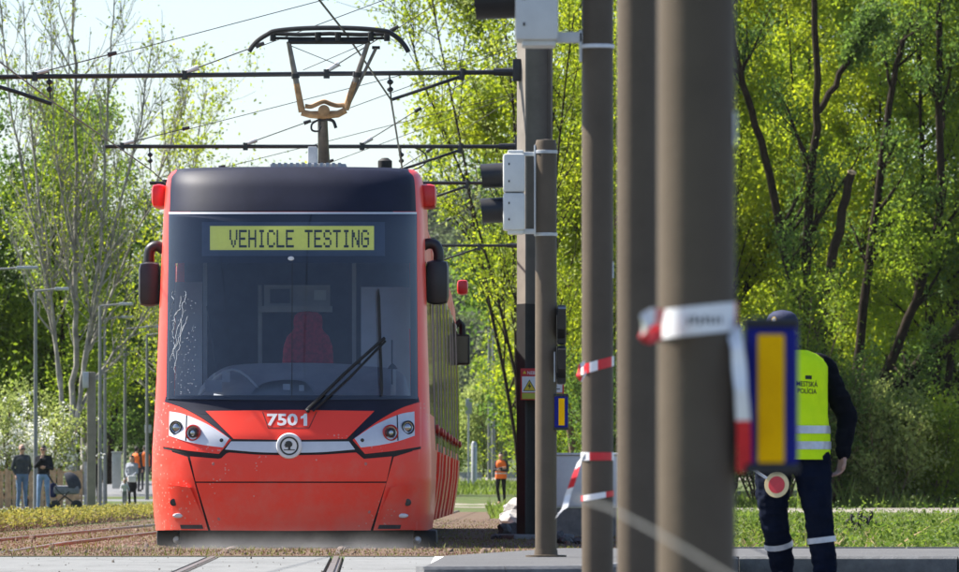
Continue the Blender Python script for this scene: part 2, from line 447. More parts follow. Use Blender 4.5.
def plant(name, label, cat, base, stems, seed, leafm, barkm, levels=2, cnt=(8, 5), ratio=(0.42, 0.5), ang=(0.9, 0.9), start=0.2, up=0.06, per=14, sigma=0.28, size=0.15,
          aspect=0.5, droop=0.2, nside=5, leaf_from=1, keep=0.85, group=None, extra=None, maxleaf=70000, bare=()):
    rng = np.random.default_rng(seed)
    out, lp = list(bare), []
    for s in stems: grow(s, levels, rng, out, lp, cnt, ratio, ang, start, up, 0, leaf_from)
    root = empty(name, base, label, cat, group)
    ns = len(stems)
    V, Q = tubes_to_raw([b for b in out], nside); raw_mesh('trunk', V, Q, barkm, root)
    if leafm is not None and per > 0:
        pos = leaf_cloud(lp, per, sigma, rng, 1.0, keep)
        pos = pos[pos[:, 2] > base[2] + 0.03]
        if len(pos) > maxleaf: pos = pos[rng.choice(len(pos), maxleaf, replace=False)]
        V, Q = leaves(pos, size, rng, droop, aspect); raw_mesh('crown', V, Q, leafm, root)
    return root

B_dark = mat('bark_dark', (0.022, 0.0155, 0.010), 0.9, noise=0.35, nscale=5, bump=0.5, bscale=25, spec=0.12)
B_grey = mat('bark_pale', (0.25, 0.235, 0.20), 0.85, noise=0.35, nscale=3, bump=0.4, bscale=20, spec=0.12)
B_brown = mat('bark_brown', (0.12, 0.085, 0.055), 0.9, noise=0.3, nscale=5, bump=0.5, bscale=25, spec=0.12)
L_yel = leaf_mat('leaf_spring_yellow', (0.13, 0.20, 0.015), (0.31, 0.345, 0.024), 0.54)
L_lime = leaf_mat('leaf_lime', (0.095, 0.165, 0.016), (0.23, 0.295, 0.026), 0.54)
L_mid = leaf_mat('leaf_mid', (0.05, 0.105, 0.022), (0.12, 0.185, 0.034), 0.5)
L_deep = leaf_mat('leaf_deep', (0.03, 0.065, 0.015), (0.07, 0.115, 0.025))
L_far = leaf_mat('leaf_far', (0.05, 0.075, 0.03), (0.10, 0.13, 0.05))
L_pale = leaf_mat('leaf_pale', (0.17, 0.22, 0.06), (0.30, 0.34, 0.10))
L_blos = leaf_mat('blossom_white', (0.62, 0.62, 0.55), (0.75, 0.75, 0.70), 0.25)

def stems_at(x, y, h, n, spread, r, rng, z0=None, lean=0.0):
    """n ascending stems from one base"""
    z0 = terrain(x, y) - 0.1 if z0 is None else z0; S = []
    for i in range(n):
        a = rng.uniform(0, 2 * np.pi); sp = spread * rng.uniform(0.4, 1.0) if n > 1 else spread * 0.3
        d = np.array([math.cos(a) * sp + lean, math.sin(a) * sp, 1.0])
        S.append(branch((x + 0.15 * math.cos(a) * (n > 1), y + 0.15 * math.sin(a) * (n > 1), z0), d, h * rng.uniform(0.85, 1.08), r * rng.uniform(0.8, 1.1), 0.02, rng, 9, 0.07, 0.05))
    return S

# --- right-hand wall of trees, front row and back row
wall_trees = [
    # x, y, height, stems, spread, leaf, bark, leaf size, label
    (2.9, 192, 15.5, 3, 0.22, L_yel, B_brown, 'bright yellow-green tree showing between the signal pole and the taped poles'),
    (6.4, 198, 16.5, 3, 0.22, L_yel, B_dark, 'yellow-green leafy tree rising just right of the thick foreground pole'),
    (9.6, 205, 17.0, 3, 0.24, L_yel, B_dark, 'tall lime-green tree behind the lopped tree above the police officer'),
    (12.8, 196, 16.5, 3, 0.24, L_lime, B_dark, 'leafy green tree at the right edge of the picture'),
    (16.5, 200, 16.5, 3, 0.24, L_mid, B_dark, 'green tree just beyond the right edge of the wood'),
    (4.3, 222, 18.0, 3, 0.22, L_yel, B_dark, 'yellow-green tree in the second row behind the taped poles'),
    (8.0, 226, 19.0, 3, 0.24, L_lime, B_dark, 'tree in the second row of the wood above the lopped trunk'),
    (11.4, 224, 19.0, 3, 0.24, L_yel, B_dark, 'tree in the second row of the wood near the right picture edge'),
    (15.0, 228, 19.0, 3, 0.24, L_mid, B_dark, 'tall tree in the second row at the far right corner'),
]
KW = 1.12
for i, (x, y, h, n, sp, lm, bk, lab) in enumerate(wall_trees):
    x, y, h = x * KW, y * KW, h * KW
    rng = np.random.default_rng(100 + i)
    plant('leafy_tree', lab, 'tree', (x, y, terrain(x, y)), stems_at(x, y, h, n, sp, 0.16, rng), 200 + i, lm, bk, 2, (13, 6), (0.30, 0.5), (0.95, 0.9), 0.12, 0.05,
          per=60, sigma=0.28, size=0.16, aspect=0.58, droop=0.25, group='trees of the wood on the right', maxleaf=75000)
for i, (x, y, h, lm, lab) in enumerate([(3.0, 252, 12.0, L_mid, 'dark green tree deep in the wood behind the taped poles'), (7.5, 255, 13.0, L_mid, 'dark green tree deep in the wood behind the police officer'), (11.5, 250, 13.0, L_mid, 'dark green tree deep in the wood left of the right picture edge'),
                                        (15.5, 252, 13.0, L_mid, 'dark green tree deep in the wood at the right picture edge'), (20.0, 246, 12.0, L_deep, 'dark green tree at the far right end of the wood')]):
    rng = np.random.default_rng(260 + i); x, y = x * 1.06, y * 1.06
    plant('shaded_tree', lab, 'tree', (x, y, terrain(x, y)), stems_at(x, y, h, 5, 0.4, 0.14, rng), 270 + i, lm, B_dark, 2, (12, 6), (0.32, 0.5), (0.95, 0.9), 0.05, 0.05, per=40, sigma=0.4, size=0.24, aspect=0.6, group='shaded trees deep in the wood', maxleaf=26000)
# understory shrubs on the right
shr = [(4.0, 186, 4.0, L_mid, 'dark green shrub under the wood beside the grey cabinet'), (7.6, 189, 4.6, L_mid, 'green shrub behind the police officer'),
       (9.6, 190, 3.6, L_pale, 'pale green rounded bush beside the police officer above the gravel path'), (11.0, 193, 3.2, L_mid, 'green bush above the pale gravel path'),
       (13.0, 188, 2.8, L_lime, 'low green bush at the right picture edge above the gravel path'), (15.5, 190, 3.6, L_mid, 'green bush beyond the right picture edge'),
       (2.4, 205, 5.0, L_lime, 'lime shrub behind the overhead line mast')]
for i, (x, y, h, lm, lab) in enumerate(shr):
    rng = np.random.default_rng(300 + i); x, y, h = x * 1.13, y * 1.13, h * 1.13
    plant('bush', lab, 'bush', (x, y, terrain(x, y)), stems_at(x, y, h, 9, 0.65, 0.04, rng), 320 + i, lm, B_brown, 1, (9,), (0.4,), (0.9,), 0.1, 0.04, per=46, sigma=0.2, size=0.12, aspect=0.5, leaf_from=0, group='bushes along the gravel path', maxleaf=20000)

# --- the big lopped tree behind the police officer: stems traced at its own distance
def px_stem(pts, d, r0, r1, rng, bend=1.2):
    k = len(pts); b = rng.uniform(-bend, bend); out = []
    for i, (x, y) in enumerate(pts): out.append(np.array(P(x, y, d)) + np.array([0, b * (i / (k - 1)) ** 1.5, 0]))
    p = np.array(out); kk = 4 * (k - 1) + 1; t = np.linspace(0, k - 1, kk)
    q = np.stack([np.interp(t, np.arange(k), p[:, c]) for c in range(3)], 1)
    for _ in range(3): q[1:-1] = (q[:-2] + 2 * q[1:-1] + q[2:]) / 4
    q[1:-1] += rng.normal(scale=0.03, size=q[1:-1].shape)
    return q, np.linspace(r0, r1, kk)
rng = np.random.default_rng(11); D = 214
lop = [px_stem([(838, 513), (826, 440), (812, 340), (803, 250), (815, 150), (818, 110), (812, 0), (810, -60)], D, 0.212, 0.078, rng),
       px_stem([(818, 112), (840, 75), (862, 35), (880, 5)], D, 0.106, 0.085, rng, 0.3),
       px_stem([(832, 490), (800, 350), (788, 270), (770, 175), (750, 110), (735, 60), (727, 15)], D, 0.170, 0.085, rng),
       px_stem([(836, 500), (818, 350), (829, 275), (842, 220), (852, 172)], D - 1.5, 0.177, 0.136, rng, 0.2),
       px_stem([(842, 480), (866, 300), (880, 170), (893, 90), (903, 40)], D + 2, 0.170, 0.085, rng),
       px_stem([(838, 510), (862, 440), (900, 382), (935, 345), (985, 305), (1020, 280)], D, 0.241, 0.127, rng),
       px_stem([(850, 480), (880, 390), (915, 300), (943, 210), (936, 100), (940, -10)], D + 3, 0.184, 0.099, rng)]
base = P(838, 511, D); base.z = 0
lt = plant('lopped_tree', 'dark many-stemmed tree with sawn-off limbs behind the police officer', 'tree', base, [q for i, q in enumerate(lop) if i != 3], 12, L_mid, B_dark, 2, (11, 4), (0.2, 0.5), (1.0, 0.9), 0.25, 0.1, per=14, sigma=0.2, size=0.15, maxleaf=34000, bare=[lop[3]])
M_cut = mat('sawn_wood', (0.50, 0.36, 0.20), 0.8, noise=0.2, nscale=20)
for s, rr in ((lop[1], 0.088), (lop[2], 0.088), (lop[3], 0.139)):
    e = Vector(s[0][-1]); t = Vector(s[0][-1] - s[0][-3]).normalized()
    t2 = (t + Vector((0, -0.55, 0))).normalized()
    MB().lathe(e - t2 * 0.03, [(rr * 0.96, 0), (rr * 1.03, 0.035), (rr * 0.9, 0.05), (0.01, 0.052)], t2, 14).build('cut_face', M_cut, lt)

for i, (px, yd, h, lm, lab) in enumerate([(782, 211, 6.6, L_lime, 'fresh green sapling in front of the lopped tree, behind the officer'), (822, 210.5, 4.6, L_mid, 'small green sapling at the foot of the lopped tree'), (888, 210, 3.6, L_pale, 'pale green rounded shrub right beside the gravel path'), (935, 211, 3.0, L_lime, 'low fresh green shrub beside the gravel path at the right')]):
    rng = np.random.default_rng(350 + i); x = (px - CX) * yd / F
    plant('young_shrub', lab, 'bush', (x, yd, 0), stems_at(x, yd, h, 8, 0.42 if i < 2 else 0.7, 0.03, rng), 360 + i, lm, B_brown, 1, (11,), (0.36,), (0.9,), 0.1, 0.05, per=30, sigma=0.2, size=0.13, aspect=0.55, leaf_from=0, group='young shrubs along the gravel path', maxleaf=16000)
# --- sparse tall trees right of the tram (sky showing through)
for i, (x, y, h, n, lab, per, lm) in enumerate([(1.2, 208, 17.5, 2, 'sparse young tree with thin ascending branches beside the signal head', 5, L_pale),
                                               (1.9, 198, 16.5, 3, 'loosely leaved yellow-green tree behind the overhead line mast', 9, L_yel)]):
    rng = np.random.default_rng(400 + i)
    plant('sparse_tree', lab, 'tree', (x, y, terrain(x, y)), stems_at(x, y, h, n, 0.16, 0.07, rng, lean=-0.035), 420 + i, lm, B_dark, 2, (16, 6), (0.26, 0.5), (0.75, 0.9), 0.15, 0.10, per=per, sigma=0.2, size=0.13, maxleaf=16000, group='sparse trees beside the track')
rng = np.random.default_rng(431)
plant('bush', 'bright yellow-green leafy sapling beside the overhead line mast', 'bush', (1.75, 250, 0.2), stems_at(1.75, 250, 9.0, 5, 0.22, 0.04, rng, lean=-0.04), 432, L_yel, B_dark, 1, (12,), (0.3,), (0.9,), 0.1, 0.05, per=34, sigma=0.22, size=0.13, leaf_from=0, maxleaf=20000)

# --- far wood beyond the end of the tram
def hill_z(x, y):
    t = min(max((y - 950.0) / 420.0, 0.0), 1.0); return 1.15 + 44.0 * t * t * (3 - 2 * t) + 2.0 * math.sin(x * 0.05 + y * 0.01) * t
sheet('hill', M_grass, [(-160, 950), (160, 950), (160, 1500), (-160, 1500)], 0.02, (24, 30), zfun=hill_z)
rngh = np.random.default_rng(499); k = 0
ordn = ['first', 'second', 'third', 'fourth', 'fifth', 'sixth', 'seventh', 'eighth', 'ninth', 'tenth']
for row, (y0, n) in enumerate(((1000, 4), (1080, 4), (1150, 4), (1215, 4), (1270, 4), (1320, 4))):
    for c in range(n):
        x = -13 + (c + 0.3 + 0.4 * (row % 2)) * 28.0 / n + rngh.uniform(-1.5, 1.5); y = y0 + rngh.uniform(-15, 15); h = rngh.uniform(13, 19)
        rng = np.random.default_rng(500 + k)
        plant('distant_tree', 'hazy tree on the far hillside, %s from left, %s row up' % (ordn[c], ordn[row]), 'tree', (x, y, hill_z(x, y)), stems_at(x, y, h * 0.9, 3, 0.22, 0.2, rng, z0=hill_z(x, y) - 0.3), 520 + k, L_far, B_brown, 1, (14,), (0.3,), (0.9,), 0.08, 0.05, per=44, sigma=0.9, size=0.8, leaf_from=0, maxleaf=3000, group='trees on the far hillside')
        k += 1
for i, (x, y, h) in enumerate([(-21, 312, 4.5), (-17.5, 316, 5.0), (-14, 312, 5.0), (-10.5, 318, 5.0), (-7, 314, 4.5)]):
    rng = np.random.default_rng(540 + i)
    plant('thicket_bush', 'dark bush closing the view at the end of the left path, %s from the left' % ordn[i], 'bush', (x, y, terrain(x, y)), stems_at(x, y, h, 10, 0.6, 0.04, rng), 545 + i, L_deep, B_dark, 1, (10,), (0.4,), (0.9,), 0.05, 0.04, per=50, sigma=0.3, size=0.2, aspect=0.6, leaf_from=0, group='dark thicket at the end of the path', maxleaf=16000)
fy = [(-1.6, 420, 4.5), (0.3, 410, 5.5), (2.6, 400, 7.5), (-3.4, 430, 4)]
for i, (x, y, h) in enumerate(fy):
    rng = np.random.default_rng(560 + i)
    plant('roadside_bush', 'tall yellow-green bush across the far road, %s' % ['second from the tram', 'third from the tram', 'farthest right of the four', 'nearest the tram'][i], 'bush', (x, y, 1.1), stems_at(x, y, h, 6, 0.4, 0.06, rng), 570 + i, L_pale if i % 2 else L_lime, B_brown, 1, (9,), (0.35,), (0.9,), 0.1, 0.05, per=34, sigma=0.3, size=0.22, leaf_from=0, maxleaf=7000, group='bushes across the far road')

# --- left: pale bare tree, green trees, yellow-green trees, blossoming bush
rng = np.random.default_rng(21); D = 214
bare = [px_stem([(70, 505), (72, 400), (76, 330), (75, 250), (76, 130), (72, 0), (70, -60)], D, 0.116, 0.023, rng),
        px_stem([(72, 480), (80, 380), (100, 290), (122, 200), (142, 120), (152, 50)], D, 0.082, 0.018, rng),
        px_stem([(68, 470), (60, 380), (47, 290), (38, 200), (28, 100), (22, 0)], D, 0.082, 0.018, rng),
        px_stem([(76, 420), (98, 370), (130, 335), (168, 285), (205, 215)], D, 0.058, 0.013, rng),
        px_stem([(73, 430), (88, 340), (102, 240), (106, 150), (112, 60), (116, -20)], D, 0.073, 0.018, rng),
        px_stem([(62, 400), (52, 300), (22, 180), (5, 60), (0, 0)], D, 0.058, 0.018, rng),
        px_stem([(90, 350), (118, 280), (150, 200), (178, 130), (190, 90)], D + 1, 0.058, 0.013, rng),
        px_stem([(76, 260), (60, 190), (52, 100), (50, 10)], D, 0.044, 0.013, rng)]
b0 = P(70, 505, D); b0.z = terrain(b0.x, D)
plant('bare_tree', 'tall pale-barked tree with bare fanned branches left of the tram', 'tree', b0, bare, 22, L_yel, B_grey, 2, (22, 9), (0.22, 0.5), (0.6, 0.8), 0.18, 0.12, per=0.7, sigma=0.14, size=0.12, maxleaf=12000)
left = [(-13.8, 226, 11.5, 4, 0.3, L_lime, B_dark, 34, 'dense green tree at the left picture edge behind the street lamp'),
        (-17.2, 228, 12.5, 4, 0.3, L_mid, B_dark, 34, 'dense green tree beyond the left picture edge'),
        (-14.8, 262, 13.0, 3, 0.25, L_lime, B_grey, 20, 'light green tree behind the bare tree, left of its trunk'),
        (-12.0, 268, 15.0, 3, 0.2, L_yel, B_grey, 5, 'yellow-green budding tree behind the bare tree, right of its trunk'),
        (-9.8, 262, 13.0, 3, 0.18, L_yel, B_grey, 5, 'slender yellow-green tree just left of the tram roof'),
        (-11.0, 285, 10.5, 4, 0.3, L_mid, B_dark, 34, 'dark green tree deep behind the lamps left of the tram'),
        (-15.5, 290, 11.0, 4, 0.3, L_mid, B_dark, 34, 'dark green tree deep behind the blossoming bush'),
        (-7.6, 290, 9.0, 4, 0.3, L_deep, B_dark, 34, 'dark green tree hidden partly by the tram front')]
for i, (x, y, h, n, sp, lm, bk, per, lab) in enumerate(left):
    rng = np.random.default_rng(600 + i)
    plant('roadside_tree', lab, 'tree', (x, y, terrain(x, y)), stems_at(x, y, h, n, sp, 0.15, rng), 620 + i, lm, bk, 2, (13, 6), (0.28, 0.5), (0.9, 0.9), 0.10, 0.06, per=per, sigma=0.32, size=0.17, maxleaf=34000, group='trees left of the track')
rng = np.random.default_rng(700)
bl = plant('blossom_bush', 'white-blossoming bush behind the wooden fence', 'bush', (-13.6, 206, 0), stems_at(-13.6, 206, 3.4, 14, 0.9, 0.03, rng), 701, L_pale, B_brown, 1, (9,), (0.4,), (0.9,), 0.1, 0.05, per=24, sigma=0.2, size=0.12, leaf_from=0, maxleaf=14000)
rng = np.random.default_rng(702)
pos = np.array([-13.8, 206, 1.6]) + rng.normal(size=(850, 3)) * np.array([0.75, 0.7, 0.62]); pos = pos[pos[:, 2] > 0.2]
pos = np.repeat(pos, 9, axis=0) + rng.normal(size=(len(pos) * 9, 3)) * 0.07
V, Q = leaves(pos, 0.075, rng, 0, 0.9); raw_mesh('blossom', V, Q, L_blos, bl)

# --- low clipped hedge along the track, on the left
rng = np.random.default_rng(800)
hy = rng.uniform(78, 168, 5200); hx = -6.05 - np.abs(rng.normal(0, 0.7, 5200)).clip(0, 1.6)
hedge = empty('low_hedge', (-6.8, 110, 0), 'long low hedge with reddish twigs and yellow-green tips beside the track', 'hedge')
tw = []
for x, y in zip(hx, hy):
    h = rng.uniform(0.08, 0.21); tw.append((np.array([[x, y, -0.02], [x + rng.normal(0, 0.03), y + rng.normal(0, 0.03), h * 0.5], [x + rng.normal(0, 0.07), y + rng.normal(0, 0.07), h]]), np.array([0.006, 0.005, 0.003])))
V, Q = tubes_to_raw(tw, 3); raw_mesh('twigs', V, Q, mat('hedge_twig', (0.20, 0.12, 0.085), 0.9, noise=0.3, nscale=3), hedge)
tips = np.array([b[0][2] for b in tw]); pos = np.repeat(tips, 6, axis=0) + rng.normal(size=(len(tips) * 6, 3)) * np.array([0.05, 0.05, 0.035]); pos = pos[pos[:, 2] > 0.04]
V, Q = leaves(pos, 0.05, rng, -0.3, 0.5); raw_mesh('leaves', V, Q, leaf_mat('hedge_leaf', (0.14, 0.15, 0.03), (0.26, 0.22, 0.05)), hedge)

# --- ground cover: sedum mat on the track bed, weeds and grass on the right
def cover(name, label, x0, x1, y0, y1, n, hgt, wid, mats, seed, avoid=None, clump=0.35, tilt=0.35):
    rng = np.random.default_rng(seed); nc = max(8, n // 14)
    cx = rng.uniform(x0, x1, nc); cy = 1 / rng.uniform(1 / y1, 1 / y0, nc); hs = rng.lognormal(0, 0.45, nc)
    k = rng.integers(0, nc, n)
    x = cx[k] + rng.normal(0, clump, n) * 0.5; y = cy[k] + rng.normal(0, clump, n); hh = hgt * hs[k] * rng.uniform(0.5, 1.2, n)
    ok = (x > x0) & (x < x1) & (y > y0) & (y < y1)
    if avoid is not None: ok &= ~avoid(x, y)
    x, y, hh = x[ok], y[ok], hh[ok]; n = len(x)
    z = np.array([terrain(a, b) for a, b in zip(x, y)])
    th = rng.uniform(0, 2 * np.pi, n); dx = np.cos(th) * wid / 2; dy = np.sin(th) * wid / 2; lx = rng.normal(0, tilt, n) * hh; ly = rng.normal(0, tilt, n) * hh
    p0 = np.stack([x - dx, y - dy, z], 1); p1 = np.stack([x + dx, y + dy, z], 1)
    p2 = np.stack([x + dx * 0.9 + lx * 0.5, y + dy * 0.9 + ly * 0.5, z + hh * 0.6], 1); p3 = np.stack([x + lx, y + ly, z + hh], 1)
    V = np.stack([p0, p1, p2, p3], 1).reshape(-1, 3); Q = np.arange(4 * n).reshape(-1, 4)
    o = raw_mesh(name, V, Q, mats, None, (0, 0, 0)); tag(o, label, 'plants', None, 'stuff'); return o
on_rails = lambda x, y: (np.abs(x - (-4.60 + 0.0057 * (y - 60))) % 1.0 < 0.0)
cover('sedum_mat', 'reddish-brown sedum carpet with dry stalks between the rails', -6.0, 3.0, 57.0, 128, 34000, 0.014, 0.014, leaf_mat('sedum_red', (0.125, 0.062, 0.042), (0.18, 0.11, 0.07), 0.2, 0.8), 900)
cover('sedum_green', 'low green patches growing in the sedum carpet', -6.0, 2.4, 57.0, 128, 16000, 0.02, 0.014, leaf_mat('sedum_green_leaf', (0.12, 0.13, 0.03), (0.20, 0.19, 0.05), 0.2, 0.8), 901, clump=0.6)
cover('meadow_grass', 'bright green grass beside the track beyond the tram', 0.2, 6.0, 130, 226, 9000, 0.10, 0.04, leaf_mat('grass_blade', (0.10, 0.16, 0.025), (0.17, 0.22, 0.04), 0.4, 0.4), 902, clump=0.8)
cover('meadow_grass', 'bright green grass beyond the dirt path', -3, 6.0, 262, 300, 5000, 0.14, 0.06, leaf_mat('grass_blade', (0.10, 0.16, 0.025), (0.17, 0.22, 0.04)), 903, clump=0.8)
cover('weeds', 'ragged green weeds and herbs behind the kerb on the right', 1.6, 20, 54.5, 155, 50000, 0.06, 0.014, leaf_mat('weed_leaf', (0.07, 0.11, 0.02), (0.16, 0.19, 0.04), 0.4, 0.5), 904, clump=0.5, tilt=0.6)
cover('dry_grass', 'dry straw-coloured stalks among the weeds on the right', 1.6, 20, 54.5, 120, 4500, 0.09, 0.008, leaf_mat('straw', (0.25, 0.19, 0.10), (0.36, 0.29, 0.16), 0.3, 0.5), 905, clump=0.5, tilt=0.7)
cover('verge_grass', 'grass verge beyond the gravel path under the bushes', 5.5, 22, 207, 222, 9000, 0.28, 0.05, leaf_mat('verge_blade', (0.07, 0.12, 0.02), (0.15, 0.19, 0.04), 0.4, 0.4), 906, clump=0.6)
cover('verge_grass', 'grass verge along the asphalt path on the left', -9.0, -6.5, 130, 190, 5000, 0.09, 0.04, leaf_mat('verge_blade', (0.07, 0.12, 0.02), (0.15, 0.19, 0.04)), 907, clump=0.6)
rng = np.random.default_rng(950); nc = 2600
cx = rng.uniform(1.7, 19, nc); cy = 1 / rng.uniform(1 / 150, 1 / 54.6, nc); ch = rng.lognormal(-2.2, 0.5, nc)
kk = rng.integers(0, nc, 60000); hz_ = rng.random(60000) * ch[kk] * 1.3
pos = np.stack([cx[kk] + rng.normal(0, 0.10, 60000), cy[kk] + rng.normal(0, 0.25, 60000), hz_ + 0.01], 1); pos = pos[(pos[:, 1] > 54) & (pos[:, 0] > 1.5)]
V, Q = leaves(pos, 0.045, rng, -0.2, 0.6); tag(raw_mesh('herbs', V, Q, leaf_mat('herb_leaf', (0.05, 0.10, 0.015), (0.14, 0.19, 0.03), 0.4, 0.5)), 'low leafy herbs growing behind the kerb on the right', 'plants', None, 'stuff')
# charred stakes in the weeds
M_char = mat('charred_wood', (0.018, 0.017, 0.016), 0.9, noise=0.4, nscale=15, bump=0.5, bscale=40)
for i, (px, top, wpx) in enumerate([(847, 519, 6), (853, 514, 5), (859, 511, 6), (866, 516, 7), (870, 511, 5), (876, 521, 6)]):
    d = 86 + i * 0.7; p = P(px, top, d); w = wpx * d / F / 2
    mb = MB(); mb.tube([(p.x - 0.02, d, -0.05), (p.x, d, p.z * 0.5), (p.x + 0.015 * (-1) ** i, d, p.z - 0.03), (p.x + 0.02 * (-1) ** i, d, p.z)], [w * 1.15, w, w * 0.9, w * 0.35], 7)
    mb.build('charred_stake', M_char, label='black charred stake in the weeds, %s from the left of six' % ['first', 'second', 'third', 'fourth', 'fifth', 'sixth'][i], cat='stake', group='charred stakes behind the kerb', smooth=False)
# ------------------------------------------------------------------ the tram
def paint_red():
    m = bpy.data.materials.new('tram_red'); m.use_nodes = True; nt = m.node_tree; b = nt.nodes['Principled BSDF']; N = nt.nodes.new; L = nt.links.new
    b.inputs['Roughness'].default_value = 0.32; b.inputs['Coat Weight'].default_value = 0.15; b.inputs['Specular IOR Level'].default_value = 0.25; b.inputs['Coat Roughness'].default_value = 0.06
    tc = N('ShaderNodeTexCoord')
    n = N('ShaderNodeTexNoise'); n.inputs['Scale'].default_value = 2.2; n.inputs['Detail'].default_value = 6; L(tc.outputs['Object'], n.inputs['Vector'])
    mx = N('ShaderNodeMix'); mx.data_type = 'RGBA'; L(n.outputs['Fac'], mx.inputs[0]); mx.inputs[6].default_value = (0.90, 0.052, 0.028, 1); mx.inputs[7].default_value = (0.94, 0.066, 0.038, 1)
    # dried splash specks, denser low on the left corner as on the real front
    v = N('ShaderNodeTexVoronoi'); v.inputs['Scale'].default_value = 26; L(tc.outputs['Object'], v.inputs['Vector'])
    lt = N('ShaderNodeMath'); lt.operation = 'LESS_THAN'; lt.inputs[1].default_value = 0.22; L(v.outputs['Distance'], lt.inputs[0])
    n2 = N('ShaderNodeTexNoise'); n2.inputs['Scale'].default_value = 2.6; n2.inputs['Detail'].default_value = 5; L(tc.outputs['Object'], n2.inputs['Vector'])
    sp = N('ShaderNodeSeparateXYZ'); L(tc.outputs['Object'], sp.inputs[0])
    mr = N('ShaderNodeMapRange'); mr.inputs[1].default_value = -0.3; mr.inputs[2].default_value = -1.2; mr.inputs[3].default_value = 0.0; mr.inputs[4].default_value = 0.22; L(sp.outputs['X'], mr.inputs[0])
    ad = N('ShaderNodeMath'); ad.operation = 'ADD'; L(n2.outputs['Fac'], ad.inputs[0]); L(mr.outputs[0], ad.inputs[1])
    gt = N('ShaderNodeMath'); gt.operation = 'GREATER_THAN'; gt.inputs[1].default_value = 0.60; L(ad.outputs[0], gt.inputs[0])
    mz = N('ShaderNodeMath'); mz.operation = 'LESS_THAN'; mz.inputs[1].default_value = 1.35; L(sp.outputs['Z'], mz.inputs[0])
    mu = N('ShaderNodeMath'); mu.operation = 'MULTIPLY'; L(lt.outputs[0], mu.inputs[0]); L(gt.outputs[0], mu.inputs[1])
    mu2 = N('ShaderNodeMath'); mu2.operation = 'MULTIPLY'; L(mu.outputs[0], mu2.inputs[0]); L(mz.outputs[0], mu2.inputs[1])
    mu3 = N('ShaderNodeMath'); mu3.operation = 'MULTIPLY'; mu3.inputs[1].default_value = 0.55; L(mu2.outputs[0], mu3.inputs[0])
    mx2 = N('ShaderNodeMix'); mx2.data_type = 'RGBA'; L(mu3.outputs[0], mx2.inputs[0]); L(mx.outputs[2], mx2.inputs[6]); mx2.inputs[7].default_value = (0.62, 0.40, 0.33, 1)
    n3 = N('ShaderNodeTexNoise'); n3.inputs['Scale'].default_value = 3.5; n3.inputs['Detail'].default_value = 8; n3.inputs['Roughness'].default_value = 0.7; L(tc.outputs['Object'], n3.inputs['Vector'])
    mr3 = N('ShaderNodeMapRange'); mr3.inputs[1].default_value = 0.9; mr3.inputs[2].default_value = 0.15; mr3.inputs[3].default_value = -0.12; mr3.inputs[4].default_value = 0.22; L(sp.outputs['Z'], mr3.inputs[0])
    a3 = N('ShaderNodeMath'); a3.operation = 'ADD'; L(n3.outputs['Fac'], a3.inputs[0]); L(mr3.outputs[0], a3.inputs[1])
    r3 = N('ShaderNodeMapRange'); r3.inputs[1].default_value = 0.45; r3.inputs[2].default_value = 0.85; r3.inputs[3].default_value = 0.0; r3.inputs[4].default_value = 0.30; L(a3.outputs[0], r3.inputs[0])
    mx3 = N('ShaderNodeMix'); mx3.data_type = 'RGBA'; L(r3.outputs[0], mx3.inputs[0]); L(mx2.outputs[2], mx3.inputs[6]); mx3.inputs[7].default_value = (0.50, 0.33, 0.26, 1)
    L(mx3.outputs[2], b.inputs['Base Color'])
    rr3 = N('ShaderNodeMapRange'); rr3.inputs[3].default_value = 0.26; rr3.inputs[4].default_value = 0.5; L(n3.outputs['Fac'], rr3.inputs[0]); L(rr3.outputs[0], b.inputs['Roughness'])
    MATS['tram_red'] = m; return m
T_red = paint_red()
T_navy = mat('tram_navy_gloss', (0.014, 0.016, 0.032), 0.55, coat=0.0, spec=0.2, noise=0.15, nscale=3)
T_black = mat('tram_black_rubber', (0.012, 0.012, 0.012), 0.7, noise=0.3, nscale=8)
T_mir = mat('mirror_plastic', (0.02, 0.02, 0.023), 0.45, noise=0.15, nscale=10)
T_silver = mat('tram_silver', (0.60, 0.61, 0.63), 0.32, 0.25, noise=0.05, nscale=5)
T_white = mat('badge_white', (0.72, 0.73, 0.74), 0.35, noise=0.04, nscale=9)
T_dark = mat('under_frame_grey', (0.055, 0.052, 0.05), 0.85, noise=0.35, nscale=5)
T_chrome = mat('lamp_chrome', (0.40, 0.40, 0.42), 0.2, 0.9, noise=0.1, nscale=20)
T_lampred = mat('lamp_red', (0.42, 0.025, 0.02), 0.2, noise=0.1, nscale=30)
T_lampblk = mat('lamp_black', (0.02, 0.02, 0.022), 0.25, noise=0.2, nscale=20)
T_text = mat('number_white', (0.78, 0.76, 0.74), 0.5, noise=0.05, nscale=30)
T_lcd = mat('display_lime', (0.52, 0.56, 0.10), 0.6, noise=0.05, nscale=20, emit=0.18)
T_lcdtxt = mat('display_letters', (0.03, 0.045, 0.02), 0.7)
T_dispbox = mat('display_box', (0.085, 0.11, 0.17), 0.4, noise=0.1, nscale=6)
T_int = mat('cab_grey', (0.34, 0.35, 0.37), 0.7, noise=0.1, nscale=4)
T_intdark = mat('cab_dark', (0.05, 0.052, 0.06), 0.8, noise=0.2, nscale=4)
T_intpale = mat('cab_pale', (0.50, 0.53, 0.57), 0.6, noise=0.06, nscale=4)
T_seat = mat('seat_red', (0.34, 0.012, 0.022), 0.85, noise=0.35, nscale=30)
T_sideglass = mat('side_glass', (0.015, 0.018, 0.018), 0.04, noise=0.1, nscale=2)
T_rust = mat('pantograph_rust', (0.36, 0.20, 0.085), 0.7, noise=0.35, nscale=12)
T_steel = mat('pantograph_steel', (0.20, 0.17, 0.14), 0.5, 0.4, noise=0.3, nscale=10)
